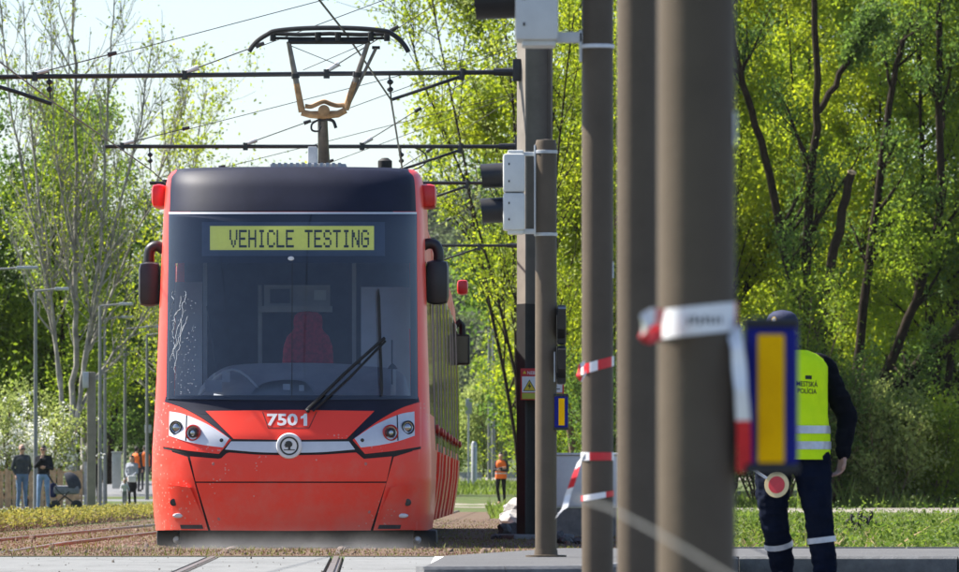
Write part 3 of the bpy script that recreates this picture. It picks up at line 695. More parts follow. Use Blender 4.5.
T_carbon = mat('pantograph_carbon', (0.02, 0.02, 0.02), 0.6, noise=0.3, nscale=10)

def glass_mat(name, tint, rough=0.02, ior=1.45):
    m = bpy.data.materials.new(name); m.use_nodes = True; nt = m.node_tree; nt.nodes.clear(); N = nt.nodes.new; L = nt.links.new
    out = N('ShaderNodeOutputMaterial'); mx = N('ShaderNodeMixShader'); tr = N('ShaderNodeBsdfTransparent'); gl = N('ShaderNodeBsdfGlossy'); fr = N('ShaderNodeFresnel')
    tc = N('ShaderNodeTexCoord'); no = N('ShaderNodeTexNoise'); no.inputs['Scale'].default_value = 1.5; rp = N('ShaderNodeMapRange'); rp.inputs[3].default_value = rough * 0.5; rp.inputs[4].default_value = rough * 2
    L(tc.outputs['Object'], no.inputs['Vector']); L(no.outputs['Fac'], rp.inputs[0]); L(rp.outputs[0], gl.inputs['Roughness'])
    tr.inputs['Color'].default_value = (*tint, 1); fr.inputs['IOR'].default_value = ior
    L(fr.outputs[0], mx.inputs[0]); L(tr.outputs[0], mx.inputs[1]); L(gl.outputs[0], mx.inputs[2]); L(mx.outputs[0], out.inputs['Surface'])
    MATS[name] = m; return m
T_glass = glass_mat('windscreen_glass', (0.72, 0.77, 0.84), 0.03, 1.85)
T_cabglass = glass_mat('cab_side_glass', (0.80, 0.84, 0.86), 0.02, 1.5)

D0, RC, NE = 64.5, 0.85, 2.7
def Xc(d): return -1.755 + 0.0065 * (d - 64.5)
_wy = [160, 168, 171, 176, 184, 195, 250, 350, 420, 450, 480, 515, 534, 560]
_wv = [112, 119, 124, 127.2, 128.8, 129.5, 131.5, 134.5, 137, 138.5, 138.8, 137, 134.5, 133]
def Wf(v):
    y = HY - (v - H) * F / 65.8
    return np.interp(y, _wy, _wv) * 65.8 / F
_sv = np.linspace(0.0, 3.9, 400)
_ss = np.interp(_sv, [0, 0.17, 0.40, 0.62, 0.85, 1.02, 1.28, 1.6, 3.08, 3.2, 3.42, 3.52, 3.6, 3.9], [0.06, 0.045, 0.012, 0.0, 0.004, 0.03, 0.15, 0.24, 0.56, 0.61, 0.72, 0.82, 0.95, 1.3])
for _ in range(30): _ss[1:-1] = (_ss[:-2] + 2 * _ss[1:-1] + _ss[2:]) / 4
def Sf(v): return np.interp(v, _sv, _ss)
def Cf(u, v):
    a = min(abs(u) / Wf(v), 0.985)
    return RC * (1 - (1 - a ** NE) ** (1 / NE))
def front(px, py, off=0.0):
    """photo pixel -> point on the tram's nose, off metres proud of the shell"""
    d = 65.0
    for _ in range(60):
        X = (px - CX) * d / F; v = H + (HY - py) * d / F
        d = 0.6 * d + 0.4 * (D0 + Sf(v) + Cf(X - Xc(d), v))
    d -= off
    return Vector(((px - CX) * d / F, d, H + (HY - py) * d / F))
def resample(pl, n):
    pl = [np.array(p, float) for p in pl]
    L = [0]
    for a, b in zip(pl[:-1], pl[1:]): L.append(L[-1] + np.linalg.norm(b - a))
    t = np.linspace(0, L[-1], n); arr = np.array(pl)
    return np.stack([np.interp(t, L, arr[:, 0]), np.interp(t, L, arr[:, 1])], 1)
def smoothpl(pl, n=24):
    """round a polyline (Catmull-Rom)"""
    p = [np.array(q, float) for q in pl]; p = [2 * p[0] - p[1]] + p + [2 * p[-1] - p[-2]]; out = []
    for i in range(1, len(p) - 2):
        for t in np.linspace(0, 1, n // max(1, len(p) - 3) + 2, endpoint=False):
            out.append(0.5 * (2 * p[i] + (p[i + 1] - p[i - 1]) * t + (2 * p[i - 1] - 5 * p[i] + 4 * p[i + 1] - p[i + 2]) * t ** 2 + (3 * p[i] - p[i - 1] - 3 * p[i + 1] + p[i + 2]) * t ** 3))
    out.append(p[-2]); return [tuple(o) for o in out]
def coons(bottom, right, top, left, nu=24, nv=12, off=0.006, offtop=None):
    b, t, l, r = resample(bottom, nu), resample(top, nu), resample(left, nv), resample(right, nv); rows = []
    for i in range(nv):
        v = i / (nv - 1); row = []
        for j in range(nu):
            u = j / (nu - 1)
            p = (1 - v) * b[j] + v * t[j] + (1 - u) * l[i] + u * r[i] - ((1 - u) * (1 - v) * b[0] + u * (1 - v) * b[-1] + (1 - u) * v * t[0] + u * v * t[-1])
            o = off if offtop is None else off + (offtop - off) * v
            row.append(front(p[0], p[1], o))
        rows.append(row)
    return rows
def mir(pl, c=292.0): return [(2 * c - x, y) for x, y in pl][::-1]
def quadpatch(bl, br, tr, tl, nu=24, nv=12, off=0.006, offtop=None): return coons([bl, br], [br, tr], [tl, tr], [bl, tl], nu, nv, off, offtop)

tram = empty('tram', (Xc(D0), D0, 0.0), 'red low-floor tram with VEHICLE TESTING display coming down the track', 'tram')
def tp(mb, name, m, parent=None, **k): return mb.build(name, m, parent or tram, **k)
RIM = (0, 0.03, 0)

# nose shell with the windscreen opening left out
phis = np.linspace(-math.pi / 2 * 0.995, math.pi / 2 * 0.995, 97)
vs_ = list(np.linspace(0.165, 3.40, 120)) + list(np.linspace(3.42, 3.56, 10))
rows, mi = [], []
for v in vs_:
    W = float(Wf(v)); S = float(Sf(v)); row = []
    row.append((Xc(68.5) - W, 68.5, v))
    for ph in phis:
        u = W * math.copysign(abs(math.sin(ph)) ** (2 / NE), ph); dep = S + RC * (1 - abs(math.cos(ph)) ** (2 / NE)); d = D0 + dep
        row.append((Xc(d) + u, d, v))
    row.append((Xc(68.5) + W, 68.5, v))
    rows.append(row)
sh = MB()
nr, nc = len(rows), len(rows[0]); fl, ml = [], []
def topx(p): return CX + p[0] * F / p[1], HY - (p[2] - H) * F / p[1]
for i in range(nr - 1):
    for j in range(nc - 1):
        c = (np.array(rows[i][j]) + np.array(rows[i + 1][j + 1])) / 2; x, y = topx(c)
        if 175 < x < 410 and 259 < y < 395 and 3 < j < nc - 4: continue
        if (j == 0 or j == nc - 2) and 1.25 < c[2] < 2.7: continue
        fl.append((i * nc + j, i * nc + j + 1, (i + 1) * nc + j + 1, (i + 1) * nc + j)); ml.append(1 if (172 < x < 413 and y > 395) else (2 if (176 < x < 409 and y < 211) else 0))
fl.append(tuple((nr - 1) * nc + j for j in range(nc))); ml.append(2)
sh.add([p for r in rows for p in r], fl); sh.m = ml
shell = tp(sh, 'nose_shell', [T_red, T_black, T_navy], angle=40)

for s in (-1, 1):
    zz = np.linspace(1.22, 2.73, 8)
    tp(MB().grid([[(Xc(y) + s * float(Wf(z)) - s * 0.004, y, z) for z in zz] for y in (65.75, 67.1, 68.5)]), 'cab_side_window', T_cabglass)
# glossy dark fascia above the windscreen
tp(MB().grid(coons([(169.5, 211.5), (292, 210.5), (416, 211.5)], smoothpl([(416, 211.5), (415.2, 190), (413.6, 177), (408, 171)]), smoothpl([(177, 171), (210, 168.8), (292, 168), (375, 168.8), (408, 171)]),
                   smoothpl([(169.5, 211.5), (170.2, 190), (171.6, 177), (177, 171)]), 48, 16, 0.012), RIM), 'roof_fascia', T_navy)
tp(MB().grid(coons([(168.5, 214), (416.8, 214)], [(416.8, 214), (416.8, 212)], [(168.5, 212), (416.8, 212)], [(168.5, 214), (168.5, 212)], 48, 3, 0.014), RIM), 'windscreen_top_seal', T_silver)  # silver line painted in as the bright edge highlight above the glass
# dark printed border of the windscreen
fr = MB()
fr.grid(quadpatch((168, 263), (417, 263), (417, 214), (168.5, 214), 48, 10, 0.007), RIM)
fr.grid(quadpatch((166, 397), (174, 397), (175, 263), (168, 263), 5, 24, 0.007), RIM)
fr.grid(quadpatch((411, 397), (418, 397), (417, 263), (410, 263), 5, 24, 0.007), RIM)
fr.grid(quadpatch((200, 414), (380, 414), (417.5, 396.5), (166, 396.5), 48, 8, 0.007), RIM)
lw_b = smoothpl([(164.5, 402), (182, 407.5), (202, 418), (220, 431), (233, 442)])
fr.grid(coons(lw_b, [(233, 442), (215, 398)], [(165.5, 397), (215, 398)], [(164.5, 402), (165.5, 397)], 24, 8, 0.0055), RIM)
fr.grid(coons(mir(lw_b), mir([(164.5, 402), (165.5, 397)])[::-1], mir([(165.5, 397), (215, 398)]), mir([(233, 442), (215, 398)])[::-1], 24, 8, 0.0055), RIM)
tp(fr, 'windscreen_border', T_navy)
tp(MB().grid(coons([(167, 399), (292, 400.5), (417.5, 399)], [(417.5, 399), (416.6, 214.5)], [(168.8, 214.5), (416.6, 214.5)], [(167, 399), (168.8, 214.5)], 48, 30, 0.020)), 'windscreen', T_glass)
tp(MB().grid(quadpatch((291.6, 398), (292.3, 398), (292.6, 262), (291.9, 262), 2, 16, 0.022)), 'windscreen_joint', T_black, shell)
# destination display behind the glass
disp = tp(MB().grid(quadpatch((202, 256), (385, 256), (385, 222), (202, 222), 40, 6, 0.011), RIM), 'destination_display', T_dispbox)
tp(MB().grid(quadpatch((210, 250), (374, 250), (374, 226), (210, 226), 40, 6, 0.0135)), 'display_screen', T_lcd, disp)
FONT = {'V': '10001 10001 10001 10001 01010 01010 00100', 'E': '11111 10000 10000 11110 10000 10000 11111', 'H': '10001 10001 10001 11111 10001 10001 10001', 'I': '01110 00100 00100 00100 00100 00100 01110',
        'C': '01110 10001 10000 10000 10000 10001 01110', 'L': '10000 10000 10000 10000 10000 10000 11111', 'T': '11111 00100 00100 00100 00100 00100 00100', 'S': '01110 10001 10000 01110 00001 10001 01110',
        'N': '10001 11001 11001 10101 10011 10011 10001', 'G': '01110 10001 10000 10111 10001 10001 01110'}
mb = MB(); x = 229.5
for ch in 'VEHICLE TESTING':
    if ch != ' ':
        for r, line in enumerate(FONT[ch].split()):
            for c, b in enumerate(line):
                if b == '1':
                    a0, b0 = x + c * 1.56, 229.8 + r * 2.55
                    mb.add([front(a0, b0 + 2.45, 0.0155), front(a0 + 1.72, b0 + 2.45, 0.0155), front(a0 + 1.72, b0, 0.0155), front(a0, b0, 0.0155)], [(0, 1, 2, 3)])
    x += 9.4
tp(mb, 'display_lettering', T_lcdtxt, disp, smooth=False)
# hood, number, silver strip, badge
hood = tp(MB().grid(coons([(233.5, 439), (292, 440), (346.5, 439)], [(346.5, 439), (374.5, 411)], [(205.5, 411), (292, 410), (374.5, 411)], [(233.5, 439), (205.5, 411)], 40, 12, 0.014), RIM), 'hood', T_red)
for a, b, c, d in (((262.2, 412), (263, 412), (268.8, 428), (268, 428)), ((268, 427.6), (309, 427.6), (309, 428.4), (268, 428.4)), ((309.5, 428), (308.7, 428), (316.2, 412), (317, 412))):
    tp(MB().grid(quadpatch(d, c, b, a, 8, 8, 0.0155)), 'number_plate_seam', T_black, hood)
tv, tf = text_mesh('750', 0.03)
mb = MB(); mb.add([front(267 + 30.6 * x, 425.8 - 12.2 * y, 0.017) for x, y in tv], tf)
mb.add([front(x, y, 0.017) for x, y in ((303.6, 425.8), (307.2, 425.8), (307.2, 413.6), (304.4, 413.6), (303.6, 415.2), (300.6, 416.6), (300.6, 419.0), (303.6, 418.2))], [(0, 1, 2, 3, 4), (4, 5, 6, 7)]); tp(mb, 'fleet_number', T_text, hood, smooth=False)
tp(MB().grid(quadpatch((229, 444), (350, 444), (349, 438.6), (231, 438.6), 40, 4, 0.011), RIM), 'hood_gap', T_black)  # black strip stands in for the shadow line along the hood gap
tp(MB().grid(coons(smoothpl([(225, 449.5), (258, 452.2), (290, 452.8), (322, 452.2), (355, 449.5)]), [(355, 449.5), (349, 441.5)], [(231, 441.5), (290, 441.8), (349, 441.5)], [(225, 449.5), (231, 441.5)], 48, 6, 0.018), RIM), 'silver_strip', T_silver)
bc = front(289.3, 446, 0.0)
badge = tp(MB().lathe(bc, [(0.120, 0.0), (0.120, 0.03), (0.112, 0.042), (0.094, 0.046), (0.09, 0.040), (0.001, 0.040)], (0, -1, 0), 40), 'badge', T_white)
tp(MB().lathe(bc, [(0.086, 0.0405), (0.086, 0.043), (0.071, 0.043), (0.071, 0.0405)], (0, -1, 0), 40, cap=False), 'badge_ring', T_lampblk, badge, smooth=False)
def bp(x, z): return bc + Vector((x, -0.0436, z))
em = MB()
em.add([bp(-0.050, -0.040), bp(0.052, -0.040), bp(0.052, -0.032), bp(-0.050, -0.032)], [(0, 1, 2, 3)])
em.add([bp(-0.012, -0.032), bp(0.012, -0.032), bp(0.010, -0.010), bp(-0.008, -0.010)], [(0, 1, 2, 3)])
wing = [(0.012, -0.012), (0.028, 0.002), (0.030, 0.022), (0.018, 0.040), (0.0, 0.047), (-0.02, 0.044), (-0.036, 0.034), (-0.030, 0.026), (-0.046, 0.020), (-0.036, 0.012), (-0.050, 0.002), (-0.034, -0.002), (-0.040, -0.014), (-0.016, -0.012)]
em.add([bp(0, 0.012)] + [bp(x, z) for x, z in wing], [(0, i + 1, (i + 1) % len(wing) + 1) for i in range(len(wing))])
tp(em, 'badge_emblem', T_lampblk, badge, smooth=False)
# headlights, both sides
for side in (0, 1):
    mm = (lambda pl: pl) if side == 0 else (lambda pl: mir(pl, 292.0))
    def cp(bottom, right, top, left, *a):
        return coons(bottom, right, top, left, *a) if side == 0 else coons(mir(bottom, 291.9), mir(left, 291.9)[::-1], mir(top, 291.9), mir(right, 291.9)[::-1], *a)
    sx = (lambda x: x) if side == 0 else (lambda x: 2 * 291.9 - x)
    tp(MB().grid(cp([(163, 449), (190, 454), (220, 457.5)], [(220, 457.5), (234.5, 441)], [(163, 440), (234.5, 441)], [(163, 449), (163, 440)], 24, 8, 0.006), RIM), 'headlight_gap', T_black)
    sur = tp(MB().grid(cp([(162.5, 446.5), (190, 451), (218.8, 454)], [(218.8, 454), (231.2, 440)], smoothpl([(162.5, 402), (181, 407.5), (201, 418), (219, 430.5), (231.2, 440)]), [(162.5, 446.5), (162.5, 402)], 30, 12, 0.014), RIM), 'headlight_surround', T_red)
    hl = tp(MB().grid(cp(smoothpl([(169, 435.7), (184.7, 441), (203, 445), (223, 447.6)]), [(223, 447.6), (229.3, 438.4)], smoothpl([(169.4, 411.5), (184.7, 414.5), (208.5, 424.9), (229.3, 438.4)]), [(169, 435.7), (169.4, 411.5)], 30, 12, 0.021), RIM), 'headlight', T_silver)
    for (lx, ly, r, m2, nm) in ((176.9, 427.6, 0.064, T_chrome, 'head_lamp'), (194, 432.9, 0.076, T_lampred, 'tail_lamp')):
        c = front(sx(lx), ly, 0.01)
        nrm = Vector(((sx(lx) - 292) * 0.0045, -1, 0.06)).normalized()
        lamp = tp(MB().lathe(c, [(r, 0), (r, 0.03), (r * 0.86, 0.034), (r * 0.8, 0.022)], nrm, 28), nm, T_lampblk if m2 is T_chrome else T_lampred)
        tp(MB().lathe(c, [(r * 0.78, 0.0), (r * 0.78, 0.024), (r * 0.62, 0.021), (r * 0.55, 0.026), (r * 0.3, 0.034), (0.001, 0.036)], nrm, 28), 'lens', T_chrome, lamp)
        if m2 is T_lampred: tp(MB().lathe(c, [(r * 0.6, 0.02), (r * 0.6, 0.037), (r * 0.42, 0.041), (r * 0.3, 0.036)], nrm, 28, cap=False), 'lens_ring', T_lampblk, lamp)
    tp(MB().grid(cp([(185.2, 440.6), (186.4, 440.8)], [(186.4, 440.8), (187.2, 415.2)], [(186, 415), (187.2, 415.2)], [(185.2, 440.6), (186, 415)], 2, 8, 0.0225)), 'divider', T_lampblk, hl)
    c = front(sx(221.5), 440.3, 0.012); tp(MB().lathe(c, [(0.018, 0), (0.018, 0.014), (0.001, 0.015)], (0, -1, 0), 12), 'bolt', T_lampblk, hl)
# bumper panels
up_top = [(190, 456.5), (220.5, 459), (227.5, 452.5), (258, 454.8), (290, 455.4), (322, 454.8), (356.5, 452.5), (363.5, 459), (392, 456.5)]
bu = tp(MB().grid(coons([(195.5, 481.6), (386.5, 481.6)], [(386.5, 481.6), (392, 456.5)], up_top, [(195.5, 481.6), (190, 456.5)], 60, 10, 0.014), RIM), 'upper_bumper_panel', T_red)
bl_ = tp(MB().grid(coons([(210.5, 530.5), (290, 531), (370.5, 530.5)], [(370.5, 530.5), (386.2, 483)], [(196, 483), (386.2, 483)], [(210.5, 530.5), (196, 483)], 60, 16, 0.014), RIM), 'lower_bumper_panel', T_red)
for x, y in ((213.5, 464), (365.5, 464), (219, 519), (369, 512)):
    c = front(x, y, 0.012); tp(MB().lathe(c, [(0.016, 0), (0.014, 0.004), (0.001, 0.005)], (0, -1, 0), 12), 'cap', mat('cap_pink', (0.45, 0.16, 0.13), 0.5, noise=0.1, nscale=20), bu)
for side in (0, 1):
    def cp(bottom, right, top, left, *a):
        return coons(bottom, right, top, left, *a) if side == 0 else coons(mir(bottom, 290.6), mir(left, 290.6)[::-1], mir(top, 290.6), mir(right, 290.6)[::-1], *a)
    sx = (lambda x: x) if side == 0 else (lambda x: 2 * 290.6 - x)
    cpn = tp(MB().grid(cp([(164, 530), (208, 530.5)], [(208, 530.5), (187.5, 457)], [(161.5, 449), (187.5, 455)], [(164, 530), (161.5, 449)], 20, 24, 0.013), RIM), 'bumper_corner', T_red)
    tp(MB().grid(cp([(175, 520.5), (204, 519.5)], [(204, 519.5), (190, 487.5)], [(168, 484), (190, 487.5)], [(175, 520.5), (168, 484)], 12, 12, 0.016, 0.055), (0, 0.05, 0)), 'lamp_recess', T_red, cpn)
    c = front(sx(173.6), 502.5, 0.037); tp(MB().lathe(c, [(0.034, 0), (0.034, 0.012), (0.024, 0.015), (0.001, 0.010)], (0, -1, 0), 18), 'reversing_lamp', T_lampblk, cpn)
    c = front(sx(178.2), 515.8, 0.008); tp(MB().lathe(c, [(0.05, 0), (0.05, 0.03), (0.04, 0.04), (0.001, 0.044)], (0, -1, 0), 22, 1.0, 0.45), 'fog_lamp', T_silver, cpn)
    tp(MB().grid(cp([(181, 529), (203.5, 529)], [(203.5, 529), (202, 525)], [(180, 525), (202, 525)], [(181, 529), (180, 525)], 10, 4, 0.02), RIM), 'slot', T_dark, cpn)
    # roof-corner marker lamp and door mirror
    s = -1 if side == 0 else 1
    cx0, cx1 = (152.5, 167) if side == 0 else (418, 436.5)
    a, b = P(cx0, 208, 66.2), P(cx1, 185, 66.2)
    tp(MB().box((a.x, 65.95, a.z), (b.x, 66.6, b.z), 0, 0.055), 'marker_lamp', mat('marker_red', (0.62, 0.02, 0.02), 0.3, noise=0.1, nscale=9))
    if side == 0: hx0, hx1, hy0, hy1, arm = 138.5, 160.5, 262, 306.5, [(164, 250), (157, 246), (150.5, 249), (149, 256), (149, 264)]
    else: hx0, hx1, hy0, hy1, arm = 425.5, 449, 260, 304.5, [(421, 247), (428, 243.5), (435, 245), (438.5, 252), (438.5, 262)]
    a, b = P(hx0, hy1, 65.95), P(hx1, hy0, 65.95)
    mr = tp(MB().box((a.x, 65.86, a.z), (b.x, 66.06, b.z), 0, 0.075), 'mirror', T_mir)
    tp(MB().box((a.x + 0.03, 66.061, a.z + 0.03), (b.x - 0.03, 66.065, b.z - 0.03)), 'mirror_glass', T_chrome, mr)
    tp(MB().tube([P(x, y, 66.0) for x, y in smoothpl(arm, 12)], 0.05, 12), 'mirror_arm', T_mir, mr)
    # wheel guard blocks below the corners
    a, b = (P(158, 545.5, 65.6), P(180, 530, 65.6)) if side == 0 else (P(414, 546.5, 65.6), P(437, 530, 65.6))
    tp(MB().box((a.x, 65.3, a.z), (b.x, 66.6, b.z), 0, 0.03), 'wheel_guard', T_black)
    a = P(177, 541, 65.2) if side == 0 else P(417.5, 541, 65.2)
    tp(MB().lathe(a, [(0.03, 0), (0.036, 0.05), (0.02, 0.11)], (0, -1, 0.2), 10), 'sand_pipe', T_silver)
# obstacle deflector under the nose
a, b = P(180, 549, 65.1), P(413, 531, 65.1)
tp(MB().box((a.x, 65.05, a.z), (b.x, 65.15, 0.22), 0, 0.01), 'deflector', T_dark)
tp(MB().box((a.x + 0.5, 64.99, a.z + 0.01), (b.x - 0.5, 65.04, a.z + 0.06)), 'deflector_lip', T_dark)
# wiper
wa = [(306, 411), (345, 373), (384.5, 338)]; wb = [(313, 411), (350, 377), (385.5, 341)]
mb = MB(); mb.tube([front(x, y, 0.06) for x, y in resample(wa, 9)], 0.016, 6); mb.tube([front(x, y, 0.055) for x, y in resample(wb, 9)], 0.012, 6)
mb.lathe(front(308, 411, 0.0), [(0.018, 0), (0.018, 0.07), (0.01, 0.08)], (0, -1, 0), 14)
wp = tp(mb, 'wiper', T_black)
tp(MB().tube([front(x, y, 0.045) for x, y in resample([(378.5, 289), (380, 340), (382, 396)], 14)], [0.006] + [0.016] * 12 + [0.008], 6), 'wiper_blade', T_black, wp)
# dried water runs on the left of the glass
rs = np.random.RandomState(3); mb = MB()
for k in range(7):
    x0, y0 = rs.uniform(172, 188), rs.uniform(288, 330); pts = [(x0, y0)]
    for j in range(14): pts.append((pts[-1][0] + rs.normal(-0.4, 1.0), pts[-1][1] + rs.uniform(1.5, 4.5)))
    mb.tube([front(max(170, x), y, 0.0225) for x, y in pts if y < 393], 0.0018, 4)
for k in range(110):
    x, y = rs.uniform(171, 196), rs.uniform(290, 394); c = front(x, y, 0.0215); mb.lathe(c, [(rs.uniform(0.002, 0.006), 0), (0.0005, 0.002)], (0, -1, 0), 5)
tp(mb, 'dried_splashes', mat('dried_water', (0.62, 0.66, 0.70), 0.8, noise=0.1, nscale=50), smooth=False, kind='stuff')

# cab interior
cab_y = 68.4
tp(MB().box((Xc(68) - 1.15, cab_y, 0.4), (Xc(68) + 1.15, cab_y + 0.05, 3.1)), 'cab_rear_wall', T_intdark)
tp(MB().box((Xc(67) - 1.1, 65.9, 0.38), (Xc(67) + 1.1, cab_y, 0.42)), 'cab_floor', T_intdark)
tp(MB().box((Xc(67) - 1.1, 65.6, 2.95), (Xc(67) + 1.1, cab_y, 3.0)), 'cab_ceiling', T_int)
def ibox(x0, x1, y0, y1, d, t, name, m, parent=None, bev=0.0):
    a, b = P(x0, y1, d), P(x1, y0, d); return tp(MB().box((a.x, d, a.z), (b.x, d + t, b.z), 0, bev), name, m, parent)
ibox(361, 412, 287, 398, 66.0, 0.04, 'cab_side_panel', T_intpale)
ibox(170, 202, 282, 398, 66.15, 0.04, 'cab_side_panel', T_intpale)
ibox(203, 207, 262, 398, 66.9, 0.05, 'cab_pillar', T_int); ibox(352, 356, 262, 398, 67.2, 0.05, 'cab_pillar', T_int); ibox(258, 262, 285, 372, 68.3, 0.05, 'cab_pillar', T_int)
ibox(264, 330, 285, 306, 68.2, 0.06, 'cab_cupboard', T_int); ibox(270, 290, 289, 303, 68.17, 0.02, 'cab_screen', T_intdark); ibox(314, 326, 290, 300, 68.17, 0.02, 'cab_notice', T_intpale)
ibox(258, 332, 306, 312, 68.05, 0.2, 'cab_shelf', T_int)
sc_ = P(308, 374, 66.95)
seat = tp(MB().lathe(sc_, [(0.10, 0), (0.235, 0.02), (0.245, 0.12), (0.235, 0.26), (0.20, 0.36), (0.15, 0.41), (0.135, 0.44), (0.14, 0.50), (0.13, 0.56), (0.09, 0.59), (0.02, 0.60)], 'Z', 28, 1.0, 0.35), 'driver_seat', T_seat)
tp(MB().lathe(sc_ + Vector((0, -0.25, -0.05)), [(0.05, 0), (0.25, 0.01), (0.27, 0.06), (0.24, 0.11), (0.05, 0.13)], 'Z', 28, 1.0, 0.9), 'cushion', T_seat, seat)
c = front(291, 258.5, 0.021); tp(MB().lathe(c, [(0.03, 0), (0.026, 0.012), (0.001, 0.014)], (0, -1, 0), 14, 1.0, 0.7), 'rain_sensor', T_white)
tp(MB().tube([P(200 + 8 * k, 397 - 26 * math.sin(math.pi * k / 8) - 1.5, 65.62) for k in range(9)], 0.012, 8), 'steering_column_loom', T_intpale)
tp(MB().tube([P(207, 306, 66.0), P(212, 340, 66.0), P(217, 372, 66.0)], 0.008, 6), 'blind_cord', T_intdark)
tp(MB().lathe(P(258, 392, 65.75), [(0.18, 0), (0.185, 0.012), (0.165, 0.02), (0.16, 0.01)], (0, -0.8, 0.6), 24, cap=False), 'control_ring', T_intdark)
dash = MB(); prof = smoothpl([(196, 398), (204, 383), (218, 371), (240, 365.5), (300, 364), (360, 366), (400, 372), (411, 398)], 40)
pr = [P(x, y, 65.95) for x, y in prof]; pr2 = [Vector((p.x, 66.45, p.z + 0.02)) for p in pr]; fr_ = [Vector((p.x, 65.5 if 215 < CX + p.x * F / 65.95 < 395 else 65.75, min(p.z - 0.10, 1.42))) for p in pr]
dash.grid([fr_, pr, pr2]); tp(dash, 'dashboard', T_int)
dp = MB(); hp = smoothpl([(250, 398), (256, 388), (268, 382), (290, 380), (306, 383), (318, 398)], 20); h1 = [P(x, y, 65.5) for x, y in hp]; dp.grid([h1, [p + Vector((0, 0.4, 0.02)) for p in h1]]); tp(dp, 'instrument_hood', T_intpale)
for (x0, x1, y0, y1) in ((283, 290, 384, 390), (299, 304, 385, 391), (205, 222, 380, 392), (222, 230, 372, 382)): ibox(x0, x1, y0, y1, 65.47, 0.02, 'paper_note', T_intpale)
tp(MB().tube([P(392, 396, 65.7), P(392, 340, 65.7)], 0.008, 6), 'radio_aerial', T_intdark); tp(MB().lathe(P(392.5, 369, 65.7), [(0.05, 0), (0.03, 0.03), (0.01, 0.05)], 'Z', 12), 'microphone', T_intdark)

# car bodies behind the nose
sec = [(1.18, 0.30), (1.245, 0.55), (1.265, 0.95), (1.26, 1.3), (1.235, 2.6), (1.215, 3.0), (1.16, 3.25), (1.0, 3.42), (0.7, 3.47)]
sec = sec + [(-u, z) for u, z in sec[::-1]]
def uz(z): return float(np.interp(z, [0.30, 0.55, 0.95, 1.3, 2.6, 3.0], [1.18, 1.245, 1.265, 1.26, 1.235, 1.215]))
def side_panel(mb, s, y0, y1, z0, z1, off, n=4):
    zz = np.linspace(z0, z1, n)
    rows = [[(Xc(y) + s * (uz(z) + off), y, z) for z in zz] for y in (y0, y1)]
    mb.grid(rows, thick=(-s * (off + 0.01), 0, 0)); return mb
mods = [(68.5, 71.6), (72.1, 77.2), (77.7, 84.6), (85.1, 91.2), (91.7, 96.2)]
T_roof = mat('tram_roof_grey', (0.10, 0.10, 0.105), 0.8, noise=0.15, nscale=3)
T_grey = mat('tram_side_grey', (0.42, 0.42, 0.42), 0.25, coat=0.5, noise=0.06, nscale=2)
for k, (y0, y1) in enumerate(mods):
    mb = MB(); ys_ = np.linspace(y0, y1, 5)
    mb.grid([[(Xc(y) + u, y, z) for u, z in sec] for y in ys_])
    mb.add([(Xc(y0) + u, y0, z) for u, z in sec], [tuple(range(len(sec)))]); mb.add([(Xc(y1) + u, y1, z) for u, z in sec], [tuple(range(len(sec)))])
    mb.m = [1 if (fa and min(mb.v[i][2] for i in fa) > 3.2) else 0 for fa in mb.f]
    body = tp(mb, 'car_body', [T_red, T_roof], angle=30)
    L = y1 - y0; nwin = 2 if L < 5 else 4
    for s in (-1, 1):
        for w in range(nwin):
            a = y0 + 0.18 + (L - 0.36) * w / nwin; b = y0 + 0.18 + (L - 0.36) * (w + 1) / nwin - 0.07
            isdoor = (w % 2 == 1)
            if isdoor:
                dr = tp(side_panel(MB(), s, a, b, 0.36, 2.78, 0.016, 6), 'door', T_grey)
                side_panel(MB(), s, a + 0.10, (a + b) / 2 - 0.05, 0.7, 2.68, 0.022).build('door_pane', T_sideglass, dr)
                side_panel(MB(), s, (a + b) / 2 + 0.05, b - 0.10, 0.7, 2.68, 0.022).build('door_pane', T_sideglass, dr)
                MB().lathe((Xc(a) + s * (uz(1.15) + 0.02), a - 0.035, 1.15), [(0.045, 0), (0.045, 0.03), (0.001, 0.045)], (s, 0, 0), 14).build('door_button', mat('button_red', (0.5, 0.03, 0.02), 0.4), dr)
            else:
                tp(side_panel(MB(), s, a, b, 1.02, 2.78, 0.010, 6), 'window', T_sideglass)
                tp(side_panel(MB(), s, a - 0.02, b + 0.02, 0.22, 0.93, 0.034, 4), 'bogie_skirt', T_red)
    if k < 4:
        bel = MB(); rws = []
        for i in range(11):
            y = y1 + (mods[k + 1][0] - y1) * i / 10; sc = 0.95 if i % 2 == 0 else 0.90
            rws.append([(Xc(y) + u * sc, y, 0.3 + (z - 0.3) * (0.99 if i % 2 == 0 else 0.97)) for u, z in sec])
        bel.grid(rws); tp(bel, 'gangway_bellows', T_black, smooth=False)
